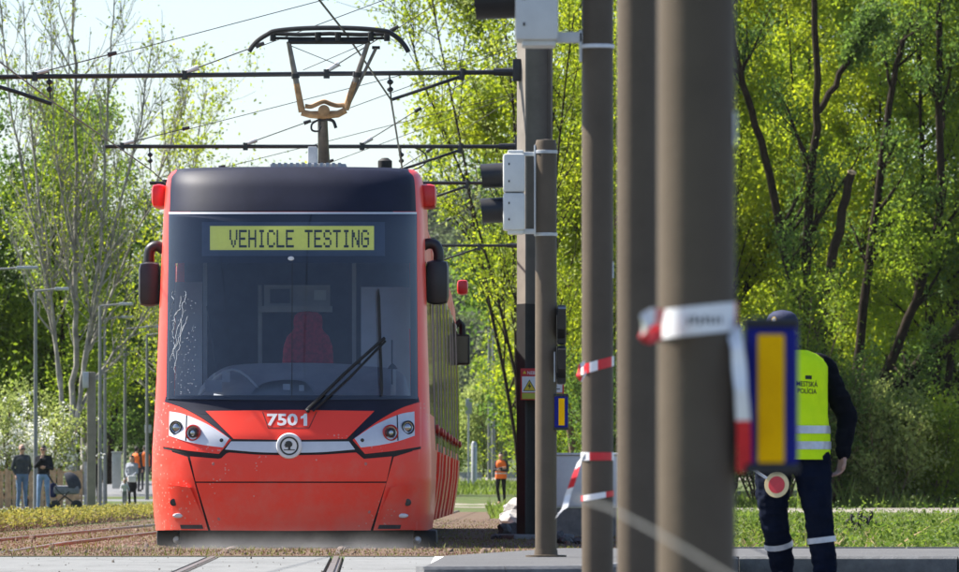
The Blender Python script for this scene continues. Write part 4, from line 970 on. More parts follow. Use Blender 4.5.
# rear cab end: tapered tail, with its own mirrors and marker lamps
tail = MB(); rws = []
for t in np.linspace(0, 1, 8):
    y = 96.2 + 1.3 * t; sc = (1 - t ** 2.6 * 0.35); rws.append([(Xc(y) + u * sc, y, z * (1 - 0.03 * t) if z > 1 else z) for u, z in sec])
tail.grid(rws); tail.add(rws[-1], [tuple(range(len(sec)))]); tp(tail, 'rear_nose', T_red, angle=60)
for s in (-1, 1):
    y = 96.6; xs0 = Xc(y) + s * 1.25
    tp(MB().box((xs0 + min(0, s * 0.13) - 0.01, 95.9, 3.22), (xs0 + max(0, s * 0.13) + 0.01, 96.3, 3.42), 0, 0.05), 'marker_lamp', mat('marker_red', (0.62, 0.02, 0.02)))
    a, b = (P(454.5, 365, y), P(470, 334, y)) if s > 0 else (P(0, 365, y), P(15.5, 334, y))
    if s < 0: dx = Xc(y) - 1.55 - a.x; a.x += dx; b.x += dx
    mr = tp(MB().box((a.x, y, a.z), (b.x, y + 0.16, b.z), 0, 0.04), 'mirror', T_black)
    tp(MB().box((a.x + 0.03, y - 0.004, a.z + 0.03), (b.x - 0.03, y - 0.001, b.z - 0.03)), 'mirror_glass', T_sideglass, mr)
    xm = (a.x + b.x) / 2
    tp(MB().tube([(xs0 - s * 0.05, y + 0.05, b.z + 0.10), (xs0 + s * 0.03, y + 0.05, b.z + 0.17), (xm, y + 0.05, b.z + 0.12), (xm, y + 0.05, b.z - 0.02)], 0.045, 8), 'mirror_arm', T_black, mr)
# running gear below
tp(MB().box((Xc(82) - 1.02, 65.2, 0.14), (Xc(82) + 0.98, 97.0, 0.34)), 'under_frame', T_black)
for yb in (68.6, 80.2, 82.2, 93.6):
    for s in (-0.5, 0.5):
        for o in (-0.9, 0.9):
            tp(MB().lathe((Xc(yb) + s - 0.06, yb + o, 0.315), [(0.10, -0.02), (0.28, 0), (0.30, 0.02), (0.30, 0.11), (0.33, 0.115), (0.33, 0.14), (0.10, 0.15)], 'X', 20), 'wheel', T_dark)
# roof equipment
def rbox(x0, x1, y0, y1, d, depth, name, m, bev=0.01):
    a, b = P(x0, y1, d), P(x1, y0, d); return tp(MB().box((a.x, d, 3.45), (b.x, d + depth, b.z), 0, bev), name, m)
rbox(270, 346, 163.5, 170, 67.2, 1.4, 'roof_vent', mat('roof_grey', (0.40, 0.41, 0.42), 0.6, noise=0.1, nscale=8))
for i in range(12):
    xx = 272 + i * 6; a, b = P(xx, 168, 67.18), P(xx + 3, 162.8, 67.18); tp(MB().box((a.x, 67.15, a.z), (b.x, 68.4, b.z)), 'vent_rib', MATS['roof_grey'])
rbox(308, 317, 146.5, 170, 67.9, 0.3, 'roof_box', MATS['roof_grey'])
for yy, l in ((72, 4.2), (79, 4.5), (86, 4)): tp(MB().box((Xc(yy) - 0.75, yy, 3.46), (Xc(yy) + 0.75, yy + l, 3.72), 0, 0.05), 'roof_unit', MATS['roof_grey'])
# pantograph
PD = 68.2
pan = empty('pantograph', P(323, 168, PD)); pan.parent = tram; pan.location = pan.location - wpos(tram); pan['_w'] = tuple(P(323, 168, PD))
def pt(pts, r, name, m, d=PD, n=8): return tp(MB().tube([P(x, y, d if not isinstance(d, (list, tuple)) else d[i]) for i, (x, y) in enumerate(pts)], r, n), name, m, pan)
pt([(324.5, 172), (323.5, 150), (322.5, 117)], [0.062, 0.055, 0.048], 'lower_arm', mat('arm_brown', (0.055, 0.045, 0.035), 0.6, noise=0.35, nscale=9), [PD + 1.5, PD + 0.7, PD], 12)
pt([(319, 172), (319.5, 120)], 0.012, 'control_rod', T_carbon, [PD + 1.3, PD - 0.06])
pt([(301.5, 112.5), (310, 114.5), (323, 115), (338, 114), (346, 110)], [0.032, 0.036, 0.042, 0.036, 0.032], 'yoke', T_rust, PD, 10)
MB().lathe(P(324, 111, PD - 0.03), [(0.058, 0), (0.058, 0.05), (0.03, 0.06)], (0, -1, 0), 18).build('knuckle', T_rust, pan)
for nm, (a, b) in (('frame_arm', ((302, 112), (288.5, 41.5))), ('frame_arm', ((345.5, 109.5), (368.5, 41.5)))):
    ar = pt([a, ((a[0] * 1.2 + b[0] * 0.8) / 2, (a[1] * 1.2 + b[1] * 0.8) / 2)], [0.034, 0.03], nm, T_rust)
    pt([((a[0] * 1.2 + b[0] * 0.8) / 2, (a[1] * 1.2 + b[1] * 0.8) / 2), b], [0.03, 0.022], nm, T_steel)
    m_ = ((a[0] + b[0]) / 2, (a[1] + b[1]) / 2); pt([(m_[0] + (m_[0] - b[0]) * 0.06, m_[1] + 1.5), (m_[0], m_[1] - 3)], 0.04, 'clamp', T_carbon)
pt(smoothpl([(305, 106), (311, 106.5), (317, 104), (324, 101.5), (331, 104), (337, 105.5), (344, 105)], 16), 0.022, 'stabiliser', T_rust)
pt([(346, 110), (376, 48)], 0.016, 'balance_rod', T_steel); pt([(372, 47.5), (380, 47.5)], 0.016, 'rod_end', T_carbon)
pt([(289, 45), (341, 66)], 0.004, 'stay_wire', T_steel, PD, 5); pt([(366, 43), (303, 70)], 0.004, 'stay_wire', T_steel, PD, 5)
pt([(288, 41.5), (370, 41.5)], 0.026, 'top_bar', T_carbon)
for dd in (0.0, 0.32):
    pt(smoothpl([(249, 51.5), (253, 45.5), (259, 39.5), (267, 34.5), (275, 31), (300, 28.5), (330, 27.8), (360, 28.5), (385, 31), (393, 34.5), (400, 40), (405, 46), (408.5, 52)], 40), 0.024, 'collector_strip', T_carbon, PD - 0.15 + dd)
pt([(272, 33.5), (300, 34.5), (330, 33.5), (360, 34.5), (390, 34)], 0.02, 'strip_carrier', T_carbon)
pt([(274, 38), (320, 38.5), (334, 38.5), (388, 38)], 0.014, 'spring_tube', T_carbon)
for x in (273, 318, 338, 371, 387): pt([(x, 32), (x, 41)], 0.03, 'spring_box', T_carbon, PD - 0.02)
pt(smoothpl([(318, 120), (312, 124), (312, 130), (318, 131), (321, 126)], 12), 0.010, 'cable_loop', T_carbon); pt(smoothpl([(326, 119), (333, 121), (336, 128)], 8), 0.016, 'cable_loop', T_carbon)
a = P(385, 167, 69); tp(MB().lathe((a.x, 69, 3.45), [(0.07, 0), (0.07, a.z - 3.45 + 0.06), (0.03, a.z - 3.45 + 0.09)], 'Z', 12), 'roof_aerial', T_black)
# ------------------------------------------------------------------ overhead line supports and wires
M_mast = mat('mast_paint', (0.21, 0.185, 0.155), 0.6, noise=0.12, nscale=3, bump=0.08, bscale=40, spec=0.15)
M_pole = mat('pole_paint', (0.108, 0.084, 0.060), 0.55, noise=0.08, nscale=5, bump=0.05, bscale=60, spec=0.15)
M_foot_black = mat('black_bitumen', (0.012, 0.012, 0.012), 0.55, noise=0.3, nscale=6, bump=0.1, bscale=30)
M_tube = mat('arm_tube_black', (0.018, 0.018, 0.02), 0.45, noise=0.2, nscale=8)
M_wire = mat('copper_wire', (0.02, 0.02, 0.02), 0.5, 0.4, noise=0.2, nscale=10)
M_galv = mat('galvanised', (0.42, 0.43, 0.44), 0.45, 0.5, noise=0.15, nscale=12)
M_sig = mat('signal_grey', (0.60, 0.61, 0.59), 0.5, noise=0.06, nscale=5)
M_blk = mat('signal_black', (0.012, 0.012, 0.014), 0.45, noise=0.2, nscale=12)
MX = 0.60
sup_lab = ['nearest overhead line mast with a black-coated foot beside the signal pole', 'overhead line support with the second cross arm from the camera', 'overhead line support with the third cross arm from the camera', 'farthest overhead line support with a short arm seen beyond the tram']
AZ = 5.08
for k, (d, la) in enumerate(zip((76.0, 92.5, 103.5, 130.0), sup_lab)):
    mx = MX + 0.0065 * (d - 76)
    root = empty('overhead_line_support', (mx, d, 0), la, 'catenary mast', 'overhead line supports along the track')
    # H-section column, turned a little so that its left flange catches the sun
    def col(z0, z1, w=0.155, f=0.155, t=0.018):
        pl = [(-w, -f), (-w + t, -f), (-w + t, -t * 0.6), (w - t, -t * 0.6), (w - t, -f), (w, -f), (w, f), (w - t, f), (w - t, t * 0.6), (-w + t, t * 0.6), (-w + t, f), (-w, f)]
        c, s = math.cos(R(17)), math.sin(R(17))
        return [(mx + c * x - s * y, d + s * x + c * y, z0) for x, y in pl], z1 - z0
    pl, hh = col(2.56, 7.2); MB().prism(pl, (0, 0, hh)).build('mast', M_mast, root, smooth=False)
    pl, hh = col(0.02, 2.56, 0.158, 0.158, 0.022); MB().prism(pl, (0, 0, hh)).build('coated_mast_foot', M_foot_black, root, smooth=False)  # lower section of the column, plain black and slightly thicker
    MB().box((mx - 0.35, d - 0.35, -0.1), (mx + 0.35, d + 0.35, 0.06), R(17), 0.03).build('foundation', M_conc, root, smooth=False)
    # bottom cable cover strip on the right of the column
    MB().box((mx + 0.13, d - 0.20, 0.05), (mx + 0.19, d - 0.13, 4.2)).build('cable_cover', M_mast, root, smooth=False)
    xl = (-4.95 if k else -5.7) + 0.0065 * (d - 92)
    sag = 0.0 if k else -0.06
    arm = MB().tube([(mx - 0.15, d, AZ), ((mx + xl) / 2, d, AZ + sag * 0.5), (xl, d, AZ + sag)], 0.027, 10).build('cross_arm', M_tube, root)
    MB().tube([(mx - 0.15, d, AZ), (mx - 0.45, d, AZ)], [0.05, 0.042], 10).build('arm_joint', M_tube, root)
    MB().box((mx - 0.24, d - 0.05, AZ - 0.1), (mx - 0.15, d + 0.05, AZ + 0.14), 0, 0.01).build('arm_bracket', M_tube, root)
    for x in (-1.66, -3.2, -4.83):
        xx = x + 0.0065 * (d - 76); z = AZ + sag * (mx - xx) / (mx - xl)
        tip = Vector((mx - 0.1, d, AZ + 1.36)); a = Vector((xx, d, z + 0.03)); u = (tip - a).normalized()
        MB().tube([a, a + u * 0.9], 0.007, 5).build('tie_wire', M_wire, root)
        MB().tube([a + Vector((0.0, 0, -0.02)) + u * 0.85, tip], 0.005, 5).build('tie_wire', M_wire, root)
        MB().tube([a - u * 0.02, a + u * 0.16], [0.02, 0.03], 8).build('tie_clamp', M_galv, root)
        MB().tube([a + u * 0.82, a + u * 0.92], [0.028, 0.02], 8).build('tie_insulator', M_blk, root)
        MB().tube([(xx, d, z - 0.05), (xx, d, z + 0.05)], 0.034, 8).build('arm_clamp', M_tube, root)
    for cx in ((-0.98 if k == 0 else -1.15), (-4.68 if k == 0 else -4.47)):
        xx = cx + 0.0065 * (d - 76); hgt = 0.30
        MB().tube([(xx, d, AZ), (xx + 0.02, d, AZ - hgt)], 0.010, 6).build('hanger', M_wire, root)
        for q in (0.08, 0.16): MB().lathe((xx + 0.01, d, AZ - q - 0.06), [(0.012, 0), (0.035, 0.02), (0.035, 0.04), (0.012, 0.06)], 'Z', 10).build('hanger_insulator', M_blk, root)
        if cx < -3: continue
        MB().tube([(xx + 0.78, d, AZ - 0.05), (xx + 0.40, d, AZ - 0.175), (xx + 0.03, d, AZ - hgt)], 0.018, 8).build('steady_arm', M_tube, root)
        MB().tube([(xx + 0.78, d, AZ - 0.09), (xx + 0.80, d, AZ + 0.04)], 0.035, 8).build('steady_clamp', M_tube, root)
        if k == 1: MB().tube([Vector((xx + 0.35 * math.sin(t), d + 0.01, AZ - 0.16 + 0.17 * math.cos(t))) for t in np.linspace(0.2, 3.0, 10)], 0.010, 6).build('jumper_cable', M_tube, root)
# contact wires, one per track
cw = [(-1.95, 44.0, 5.02), (-1.66, 56.0, 4.94), (-1.30, 68.2, 4.985), (-0.96, 76, 4.775), (-1.02, 92.5, 4.775), (-0.95, 103.5, 4.775), (-0.8, 130, 4.775), (-0.5, 175, 4.8)]
MB().tube(cw, 0.011, 6).build('contact_wire', M_wire, label='thin black contact wire running over the pantograph of the tram', cat='wire')
cw2 = [(-5.26, 44.0, 4.92), (-4.66, 76, 4.775), (-4.35, 92.5, 4.775), (-4.3, 103.5, 4.775), (-4.1, 130, 4.775), (-3.8, 175, 4.8)]
MB().tube(cw2, 0.008, 6).build('contact_wire', M_wire, label='thin contact wire over the empty track left of the tram', cat='wire')
# loose tube arm at the far left, from a support outside the frame
MB().tube([P(-30, 78, 74), P(20, 93, 74), P(52, 104, 74)], 0.022, 8).build('steady_arm_tube', M_tube, label='thin sloping black tube at the upper left picture edge', cat='tube')

# ------------------------------------------------------------------ signal poles and heads
M_flange = M_galv
poles = [(546, 46.4, 0.143, 2.86, PZ, 'slim grey-brown signal pole carrying the two-lamp tram signal'), (597.5, 31.2, 0.140, 3.25, None, 'grey-brown pole with red and white tape wound round it in three places'),
         (638.5, 22.8, 0.140, 3.4, None, 'plain brown pole between the taped pole and the thick nearest pole'), (696.5, 12.7, 0.141, 3.5, None, 'thickest blurred brown pole nearest the camera')]
PO = []
for (px, d, dia, top, z0, lab) in poles:
    x = (px - CX) * d / F; z0 = road_z(x, d) - 0.004 if z0 is None else z0 - 0.004
    root = empty('signal_pole', (x, d, z0), lab, 'pole', 'signal poles in a row beside the track')
    MB().lathe((x, d, z0), [(dia / 2, 0), (dia / 2, top - z0 - 0.03), (dia / 2 * 0.9, top - z0), (0.001, top - z0 + 0.006)], 'Z', 40).build('shaft', M_pole, root)
    MB().lathe((x, d, z0), [(dia * 0.95, 0), (dia * 0.95, 0.012), (dia * 0.55, 0.014), (dia * 0.53, 0.05)], 'Z', 24).build('base_flange', M_pole, root)
    PO.append((root, x, d, dia / 2))
M_label = mat('label_white', (0.70, 0.72, 0.74), 0.6, noise=0.1, nscale=30)
for i, (y0, y1) in ((3, (112, 146)), (1, (262, 278))):
    root, x, d, r = PO[i]; a, b = P(0, y1, d).z, P(0, y0, d).z
    an = [R(68), R(78), R(88), R(98)]
    MB().grid([[(x + (r + 0.002) * math.sin(t), d - (r + 0.002) * math.cos(t), z) for t in an] for z in (a, b)]).build('label_plate', M_label, root)

def signal_head(name, label, d, x0, x1, ytop, ymid, ybot, vis, pole, arms, mk=M_sig):
    """side view of a two-lamp tram signal: two boxes, two tunnel visors to the left, two brackets"""
    a, b = P(x0, ybot, d), P(x1, ytop, d); dp = 0.125
    root = empty(name, ((a.x + b.x) / 2, d, a.z), label, 'traffic signal')
    zm = P(0, ymid, d).z
    for z0, z1 in ((a.z + 0.012, zm - 0.002), (zm + 0.002, b.z - 0.012)):
        hs = MB().box((a.x, d - dp, z0), (b.x, d + dp, z1), 0, 0.022).build('housing', mk, root)
        for zz in (z0 + 0.07, z1 - 0.07): MB().box((a.x + 0.035, d - dp - 0.004, zz - 0.006), (a.x + 0.044, d - dp + 0.002, zz + 0.008)).build('catch', M_blk, hs)
    MB().box((a.x + 0.03, d - dp * 0.8, b.z - 0.015), (b.x - 0.01, d + dp * 0.8, b.z + 0.012), 0, 0.012).build('cap', mk, root)
    MB().box((a.x + 0.03, d - dp * 0.8, a.z - 0.012), (b.x - 0.01, d + dp * 0.8, a.z + 0.014), 0, 0.012).build('base', mk, root)
    for (vx0, vy0, vy1) in vis:
        c0 = P(vx0, 0, d).x; zc = (P(0, vy0, d).z + P(0, vy1, d).z) / 2; r = abs(P(0, vy0, d).z - P(0, vy1, d).z) / 2
        L = a.x + 0.01 - c0; mb = MB(); rws = []
        for q in (0, 0.25, 0.5, 0.75, 1.0):
            row = []
            for j in range(33):
                t = 2 * math.pi * j / 32; yy, zz = math.sin(t) * r, math.cos(t) * r
                cut = (0.5 - 0.5 * math.cos(t)) * 0.12 * L        # lower lip shorter
                row.append((a.x + 0.01 - q * (L - cut), d + yy * (1 - 0.03 * q), zc + zz * (1 - 0.04 * q) - 0.008 * q))
            rws.append(row)
        mb.grid(rws); mb.grid([[(p[0], d + (p[1] - d) * 0.95, zc + (p[2] - zc) * 0.95) for p in rr] for rr in rws])
        v = mb.build('visor', M_blk, root)
        MB().lathe((a.x + 0.004, d, zc), [(r * 0.94, 0), (r * 0.94, 0.01), (r * 0.6, 0.03), (0.001, 0.036)], (-1, 0, 0), 24).build('lens', mat('signal_lens', (0.05, 0.05, 0.055), 0.15, noise=0.1, nscale=20), v)
    for (ax0, ax1, y0, y1) in arms:
        p, q = P(ax0, y1, d), P(ax1, y0, d); MB().box((p.x, d - 0.02, p.z), (q.x, d + 0.02, q.z), 0, 0.005).build('bracket', M_sig, root)
    return root
r0 = signal_head('tram_signal', 'light grey two-lamp signal with black visors on the slim pole by the mast', 46.4, 503, 525, 152.5, 193, 232.5, [(480, 162.5, 187.5), (480, 197, 222.5)], PO[0], [(521, 540, 152, 156), (521, 540, 229, 234)])
_, x, d, r = PO[0]
for yy in (152, 234.5):
    z = P(0, yy, d).z; MB().lathe((x, d, z - 0.012), [(r + 0.001, 0), (r + 0.005, 0.002), (r + 0.005, 0.022), (r + 0.001, 0.024)], 'Z', 32).build('clamp_band', M_galv, r0)
MB().box((x - r - 0.008, d - 0.03, P(0, 335, d).z + 0.66), (x - r + 0.004, d + 0.03, P(0, 145, d).z), 0, 0.002).build('mounting_rail', M_sig, r0)
r1 = signal_head('tram_signal', 'blurred light grey signal with a black visor cut by the top picture edge', 31.2, 515, 558, -76, -16, 44.5, [(471, -62, -22), (471, -22, 18.5)], PO[1], [(552, 585, 32, 43), (552, 585, -72, -62)])
_, x, d, r = PO[1]
for yy in (46.5, -66):
    z = P(0, yy, d).z; MB().lathe((x, d, z - 0.009), [(r + 0.001, 0), (r + 0.005, 0.002), (r + 0.005, 0.016), (r + 0.001, 0.018)], 'Z', 32).build('clamp_band', M_label, r1)
MB().box((x - r - 0.012, d - 0.02, P(0, 62, d).z), (x - r + 0.002, d + 0.02, P(0, 30, d).z), 0, 0.003).build('mounting_rail', M_sig, r1)

# black pedestrian signal on the right flank of the slim pole, facing away
d = 46.4; a, b = P(553, 385, d), P(566, 304, d)
ps = empty('pedestrian_signal', (P(560, 385, d).x, d, a.z), 'narrow black pedestrian signal seen edge-on on the slim pole', 'traffic signal')
zt, zb = P(0, 305, d).z, P(0, 385, d).z; zm = (zt + zb) / 2
for z0, z1 in ((zb + 0.005, zm - 0.003), (zm + 0.003, zt)):
    hs = MB().box((P(557, 0, d).x, d - 0.02, z0), (P(566, 0, d).x, d + 0.19, z1), 0, 0.015).build('housing', M_blk, ps)
    MB().prism([(P(558, 0, d).x, d - 0.02, z1 - 0.01), (P(558, 0, d).x, d - 0.16, z1 - 0.03), (P(558, 0, d).x, d - 0.13, z0 + 0.10), (P(558, 0, d).x, d - 0.02, z0 + 0.04)], (0.05, 0, 0)).build('visor', M_blk, hs, smooth=False)
for yy in (312, 376): MB().box((P(551, 0, d).x, d - 0.015, P(0, yy + 3, d).z), (P(558, 0, d).x, d + 0.015, P(0, yy - 3, d).z)).build('bracket', M_blk, ps)
MB().box((P(553.6, 0, d).x, d - 0.05, P(0, 382, d).z), (P(555.2, 0, d).x, d - 0.03, P(0, 352, d).z)).build('bracket_strip', M_galv, ps)  # pale strip stands in for a bright reflection beside the housing

# push-button boxes: dark blue housing with a yellow front strip
M_blue = mat('box_blue', (0.010, 0.014, 0.20), 0.6, spec=0.2, noise=0.1, nscale=8)
M_yel = mat('box_yellow', (0.98, 0.50, 0.002), 0.8, spec=0.1, noise=0.07, nscale=9)
M_boxblk = mat('box_black', (0.012, 0.012, 0.016), 0.5, noise=0.2, nscale=8)
def button_box(label, d, x0, x1, y0, y1, yx0, yx1, yy0, yy1, pole):
    a, b = P(x0, y1, d), P(x1, y0, d)
    root = empty('push_button_box', ((a.x + b.x) / 2, d, a.z), label, 'signal button', 'blue and yellow push-button boxes')
    MB().box((a.x, d - 0.05, a.z), (b.x, d + 0.04, b.z), 0, 0.012).build('housing', M_blue, root)
    for z0, z1 in ((b.z - 0.004, b.z + 0.014), (a.z - 0.014, a.z + 0.004)): MB().box((a.x - 0.002, d - 0.054, z0), (b.x + 0.002, d + 0.044, z1), 0, 0.005).build('end_cap', M_boxblk, root)
    p, q = P(yx0, yy1, d), P(yx1, yy0, d); MB().box((p.x, d - 0.058, p.z), (q.x, d - 0.049, q.z), 0, 0.003).build('yellow_plate', M_yel, root)
    MB().box((pole[1] + pole[3] - 0.004, d - 0.02, a.z + 0.04), (a.x + 0.006, d + 0.02, b.z - 0.04), 0, 0.003).build('mount', M_boxblk, root)
button_box('large blurred dark blue box with a yellow plate on the nearest pole', 12.7, 745, 797, 326, 466, 756.5, 783, 335, 463, PO[3])
button_box('small dark blue box with a yellow plate on the slim signal pole', 46.4, 554, 568, 396, 428, 558.5, 564.5, 398.5, 425.5, PO[0])

# ------------------------------------------------------------------ barrier tape
M_tw = mat('tape_white', (0.90, 0.89, 0.88), 0.35, noise=0.04, nscale=30)
M_tr = mat('tape_red', (0.72, 0.02, 0.03), 0.35, noise=0.06, nscale=30)
M_tp = mat('tape_print', (0.06, 0.06, 0.06), 0.6)
def ribbon(pts, width, pattern, ups=None, seg=6):
    """thin strip along pts; pattern = list of 0 white / 1 red per stretch"""
    pl = [np.array(p, float) for p in pts]; ncell = len(pattern) * seg
    Ls = [0]
    for a, b in zip(pl[:-1], pl[1:]): Ls.append(Ls[-1] + np.linalg.norm(b - a))
    arr = np.array(pl); t = np.linspace(0, Ls[-1], ncell + 1); Q = np.stack([np.interp(t, Ls, arr[:, c]) for c in range(3)], 1)
    up = np.array(ups if ups is not None else [(0, 0, 1)] * len(pts), float); U = np.stack([np.interp(t, Ls, up[:, c]) for c in range(3)], 1); U /= np.linalg.norm(U, axis=1)[:, None]
    mb = MB(); T = np.gradient(Q, axis=0); Nn = np.cross(T, U); Nn /= np.linalg.norm(Nn, axis=1)[:, None] + 1e-9
    for i in range(ncell):
        mb.cur = pattern[i // seg]; h = width / 2
        c = [Q[i] - U[i] * h, Q[i + 1] - U[i + 1] * h, Q[i + 1] + U[i + 1] * h, Q[i] + U[i] * h]
        mb.add(c, [(0, 1, 2, 3)])
        mb.add([c[0] + Nn[i] * 0.0008, c[1] + Nn[i + 1] * 0.0008, c[2] + Nn[i + 1] * 0.0008, c[3] + Nn[i] * 0.0008], [(3, 2, 1, 0)])
    return mb
def wrap(pole, y0, y1, width, pattern, tilt=0.0, extra_front=None, extra_back=None, gap=0.003):
    root, x, d, r = pole; z = (P(0, y0, d).z + P(0, y1, d).z) / 2; pts = []
    for t in np.linspace(-math.pi, math.pi, 41): pts.append((x + (r + gap) * math.sin(t), d - (r + gap) * math.cos(t), z + tilt * math.sin(t)))
    return pts
# nearest pole: wide white stretch across the front, printed, red at both ends, loose knot at the left, tail on the right
n_ = PO[3]; w_ = 0.052
pts = wrap(n_, 306, 336, w_, None, 0.008)
pat = [0, 1, 0, 1, 1, 0, 0, 0, 0, 0, 0, 1, 1, 0, 1, 0]
pat = [1, 0, 1, 0, 1, 0, 0, 0, 0, 0, 0, 1, 1, 0, 0, 1]
tape = ribbon(pts, w_, pat).build('barrier_tape', [M_tw, M_tr], smooth=True, label='red and white barrier tape wound round the nearest blurred pole', cat='barrier tape')
d = 12.7; mb = MB(); rt = np.random.RandomState(5)
for i in range(7):
    t = R(-12 + i * 7.5); x = n_[1] + (n_[3] + 0.0042) * math.sin(t); yy = d - (n_[3] + 0.0042) * math.cos(t); z = P(0, 321, d).z + rt.uniform(-0.002, 0.002)
    mb.box((x - 0.003, yy - 0.0003, z - 0.007), (x + 0.003, yy + 0.0003, z + 0.006))
mb.build('tape_print', M_tp, tape, smooth=False)
k1 = ribbon([P(664, 318, 12.62), P(652, 316, 12.55), P(644, 322, 12.5), P(641, 333, 12.55), P(650, 336, 12.6), P(662, 330, 12.63)], 0.03, [1, 0, 0, 1, 1], [(0.2, 0, 1), (0, -.3, 1), (-.6, -.5, 1), (.3, -.8, .6), (0, .3, 1), (0, 0, 1)])
k1.build('tape_knot', [M_tw, M_tr], tape)
k2 = ribbon([P(733, 326, 12.68), P(738, 350, 12.62), P(741, 390, 12.6), P(744, 430, 12.62), P(744, 472, 12.66)], 0.026, [0, 0, 0, 0, 1, 1], [(1, 0, 0.2), (1, -.6, 0), (1, .5, 0), (1, -.3, 0), (1, 0, 0)])
k2.build('tape_tail', [M_tw, M_tr], tape)
# taped pole: three windings
n_ = PO[1]
for (y0, y1, w_, lab, pat, tilt) in ((358, 373, 0.045, 'upper winding of red and white tape on the taped pole', [0, 1, 0, 0, 1, 0, 1, 1, 0, 0, 1, 0], 0.02), (452, 461, 0.036, 'middle winding of red and white tape with a long hanging tail', [0, 1, 1, 0, 0, 1, 1, 1, 0, 0, 1, 1], 0.0),
                            (493, 499, 0.026, 'lowest narrow winding of red and white tape on the taped pole', [1, 0, 0, 1, 0, 0, 0, 1, 1, 0, 0, 1], 0.012)):
    t = ribbon(wrap(n_, y0, y1, w_, None, tilt), w_, pat).build('barrier_tape', [M_tw, M_tr], label=lab, cat='barrier tape', group='tape windings on the taped pole')
    d = 31.1
    if y0 == 358:
        ribbon([P(585, 363, d), P(579, 367, d - 0.06), P(578, 376, d - 0.08), P(582, 380, d - 0.05), P(586, 372, d - 0.03)], 0.02, [0, 1, 1, 0], [(0, 0, 1), (-.5, -.5, 1), (1, -.5, 0), (.3, 0, 1), (0, 0, 1)]).build('tape_loop', [M_tw, M_tr], t)
    if y0 == 452:
        ribbon([P(586, 456, d), P(580, 460, d - 0.05), P(574, 478, d - 0.07), P(568, 495, d - 0.05), P(565, 508, d - 0.06), P(557, 516, d - 0.05)], 0.03, [0, 0, 1, 1, 0, 0, 0], [(0, 0, 1), (.7, -.2, .8), (1, -.3, .3), (1, .2, .4), (1, -.5, .3), (.5, 0, 1)]).build('tape_tail', [M_tw, M_tr], t)
# very near, badly blurred strand of tape sagging across the poles
ribbon([P(575, 497, 9.6), P(610, 508, 9.0), P(650, 529, 8.4), P(690, 552, 7.9), P(730, 577, 7.5), P(800, 610, 7.0), P(900, 640, 6.6)], 0.0035, [0] * 6, [(0, .25, 1)] * 7).build('barrier_tape', [mat('strand_grey', (0.12, 0.12, 0.12), 0.5, noise=0.1, nscale=10), M_tr], label='blurred whitish strand of tape sagging close to the camera across the poles', cat='barrier tape')

# ------------------------------------------------------------------ warning sign on the nearest mast
d = 75.72
sg = empty('warning_sign', P(542, 400, d), 'red-bordered electrical danger sign with a yellow lightning triangle', 'sign')
a, b = P(520.5, 400, d), P(564, 368.5, d)
plate = MB().box((a.x, d, a.z), (b.x, d + 0.006, b.z), 0, 0.001).build('plate', mat('sign_red', (0.55, 0.03, 0.03), 0.5, noise=0.05, nscale=20), sg)
def rect(x0, x1, y0, y1, name, m, dd=0.002):
    p, q = P(x0, y1, d - dd), P(x1, y0, d - dd); MB().add([(p.x, d - dd, p.z), (q.x, d - dd, p.z), (q.x, d - dd, q.z), (p.x, d - dd, q.z)], [(0, 1, 2, 3)]).build(name, m, plate, smooth=False)
M_sw = mat('sign_white', (0.74, 0.75, 0.76), 0.5, noise=0.04, nscale=20); M_sy = mat('sign_yellow', (0.70, 0.55, 0.03), 0.5, noise=0.04, nscale=20); M_sk = mat('sign_black', (0.02, 0.02, 0.02), 0.5)
rect(522, 562.3, 376.5, 392.5, 'white_panel', M_sw); rect(522, 562.3, 393.2, 399, 'yellow_panel', mat('sign_lime', (0.45, 0.48, 0.05), 0.5, noise=0.04, nscale=20))
def tri(cx, cy, s, name, m, dd): 
    MB().add([P(cx - s, cy + s * 0.8, d - dd), P(cx + s, cy + s * 0.8, d - dd), P(cx, cy - s * 0.95, d - dd)], [(0, 1, 2)]).build(name, m, plate, smooth=False)
tri(529.5, 385.8, 6.6, 'triangle_edge', M_sk, 0.003); tri(529.5, 386, 5.4, 'triangle', M_sy, 0.004)
MB().add([P(x, y, d - 0.005) for x, y in ((530.2, 381.8), (527.6, 386.6), (529.4, 386.6), (528.6, 390), (531.6, 385.4), (529.8, 385.4))], [(0, 1, 2, 5), (2, 3, 4, 5)]).build('lightning', M_sk, plate, smooth=False)
tri(524.5, 372.3, 1.8, 'small_triangle', M_sy, 0.003)
tv, tf = text_mesh('NEBEZPEČENSTVO', 0.01)
mb = MB(); mb.add([P(527.5 + 34.5 * x, 374.6 - 4.6 * y, d - 0.003) for x, y in tv], tf); mb.build('lettering', M_sw, plate, smooth=False)
for i, (x0, x1, y) in enumerate(((540, 560, 379.5), (540, 561, 382.5), (540, 557, 385.5), (540, 560, 388.5))): rect(x0, x1, y, y + 0.9, 'text_line', M_sk, 0.003)

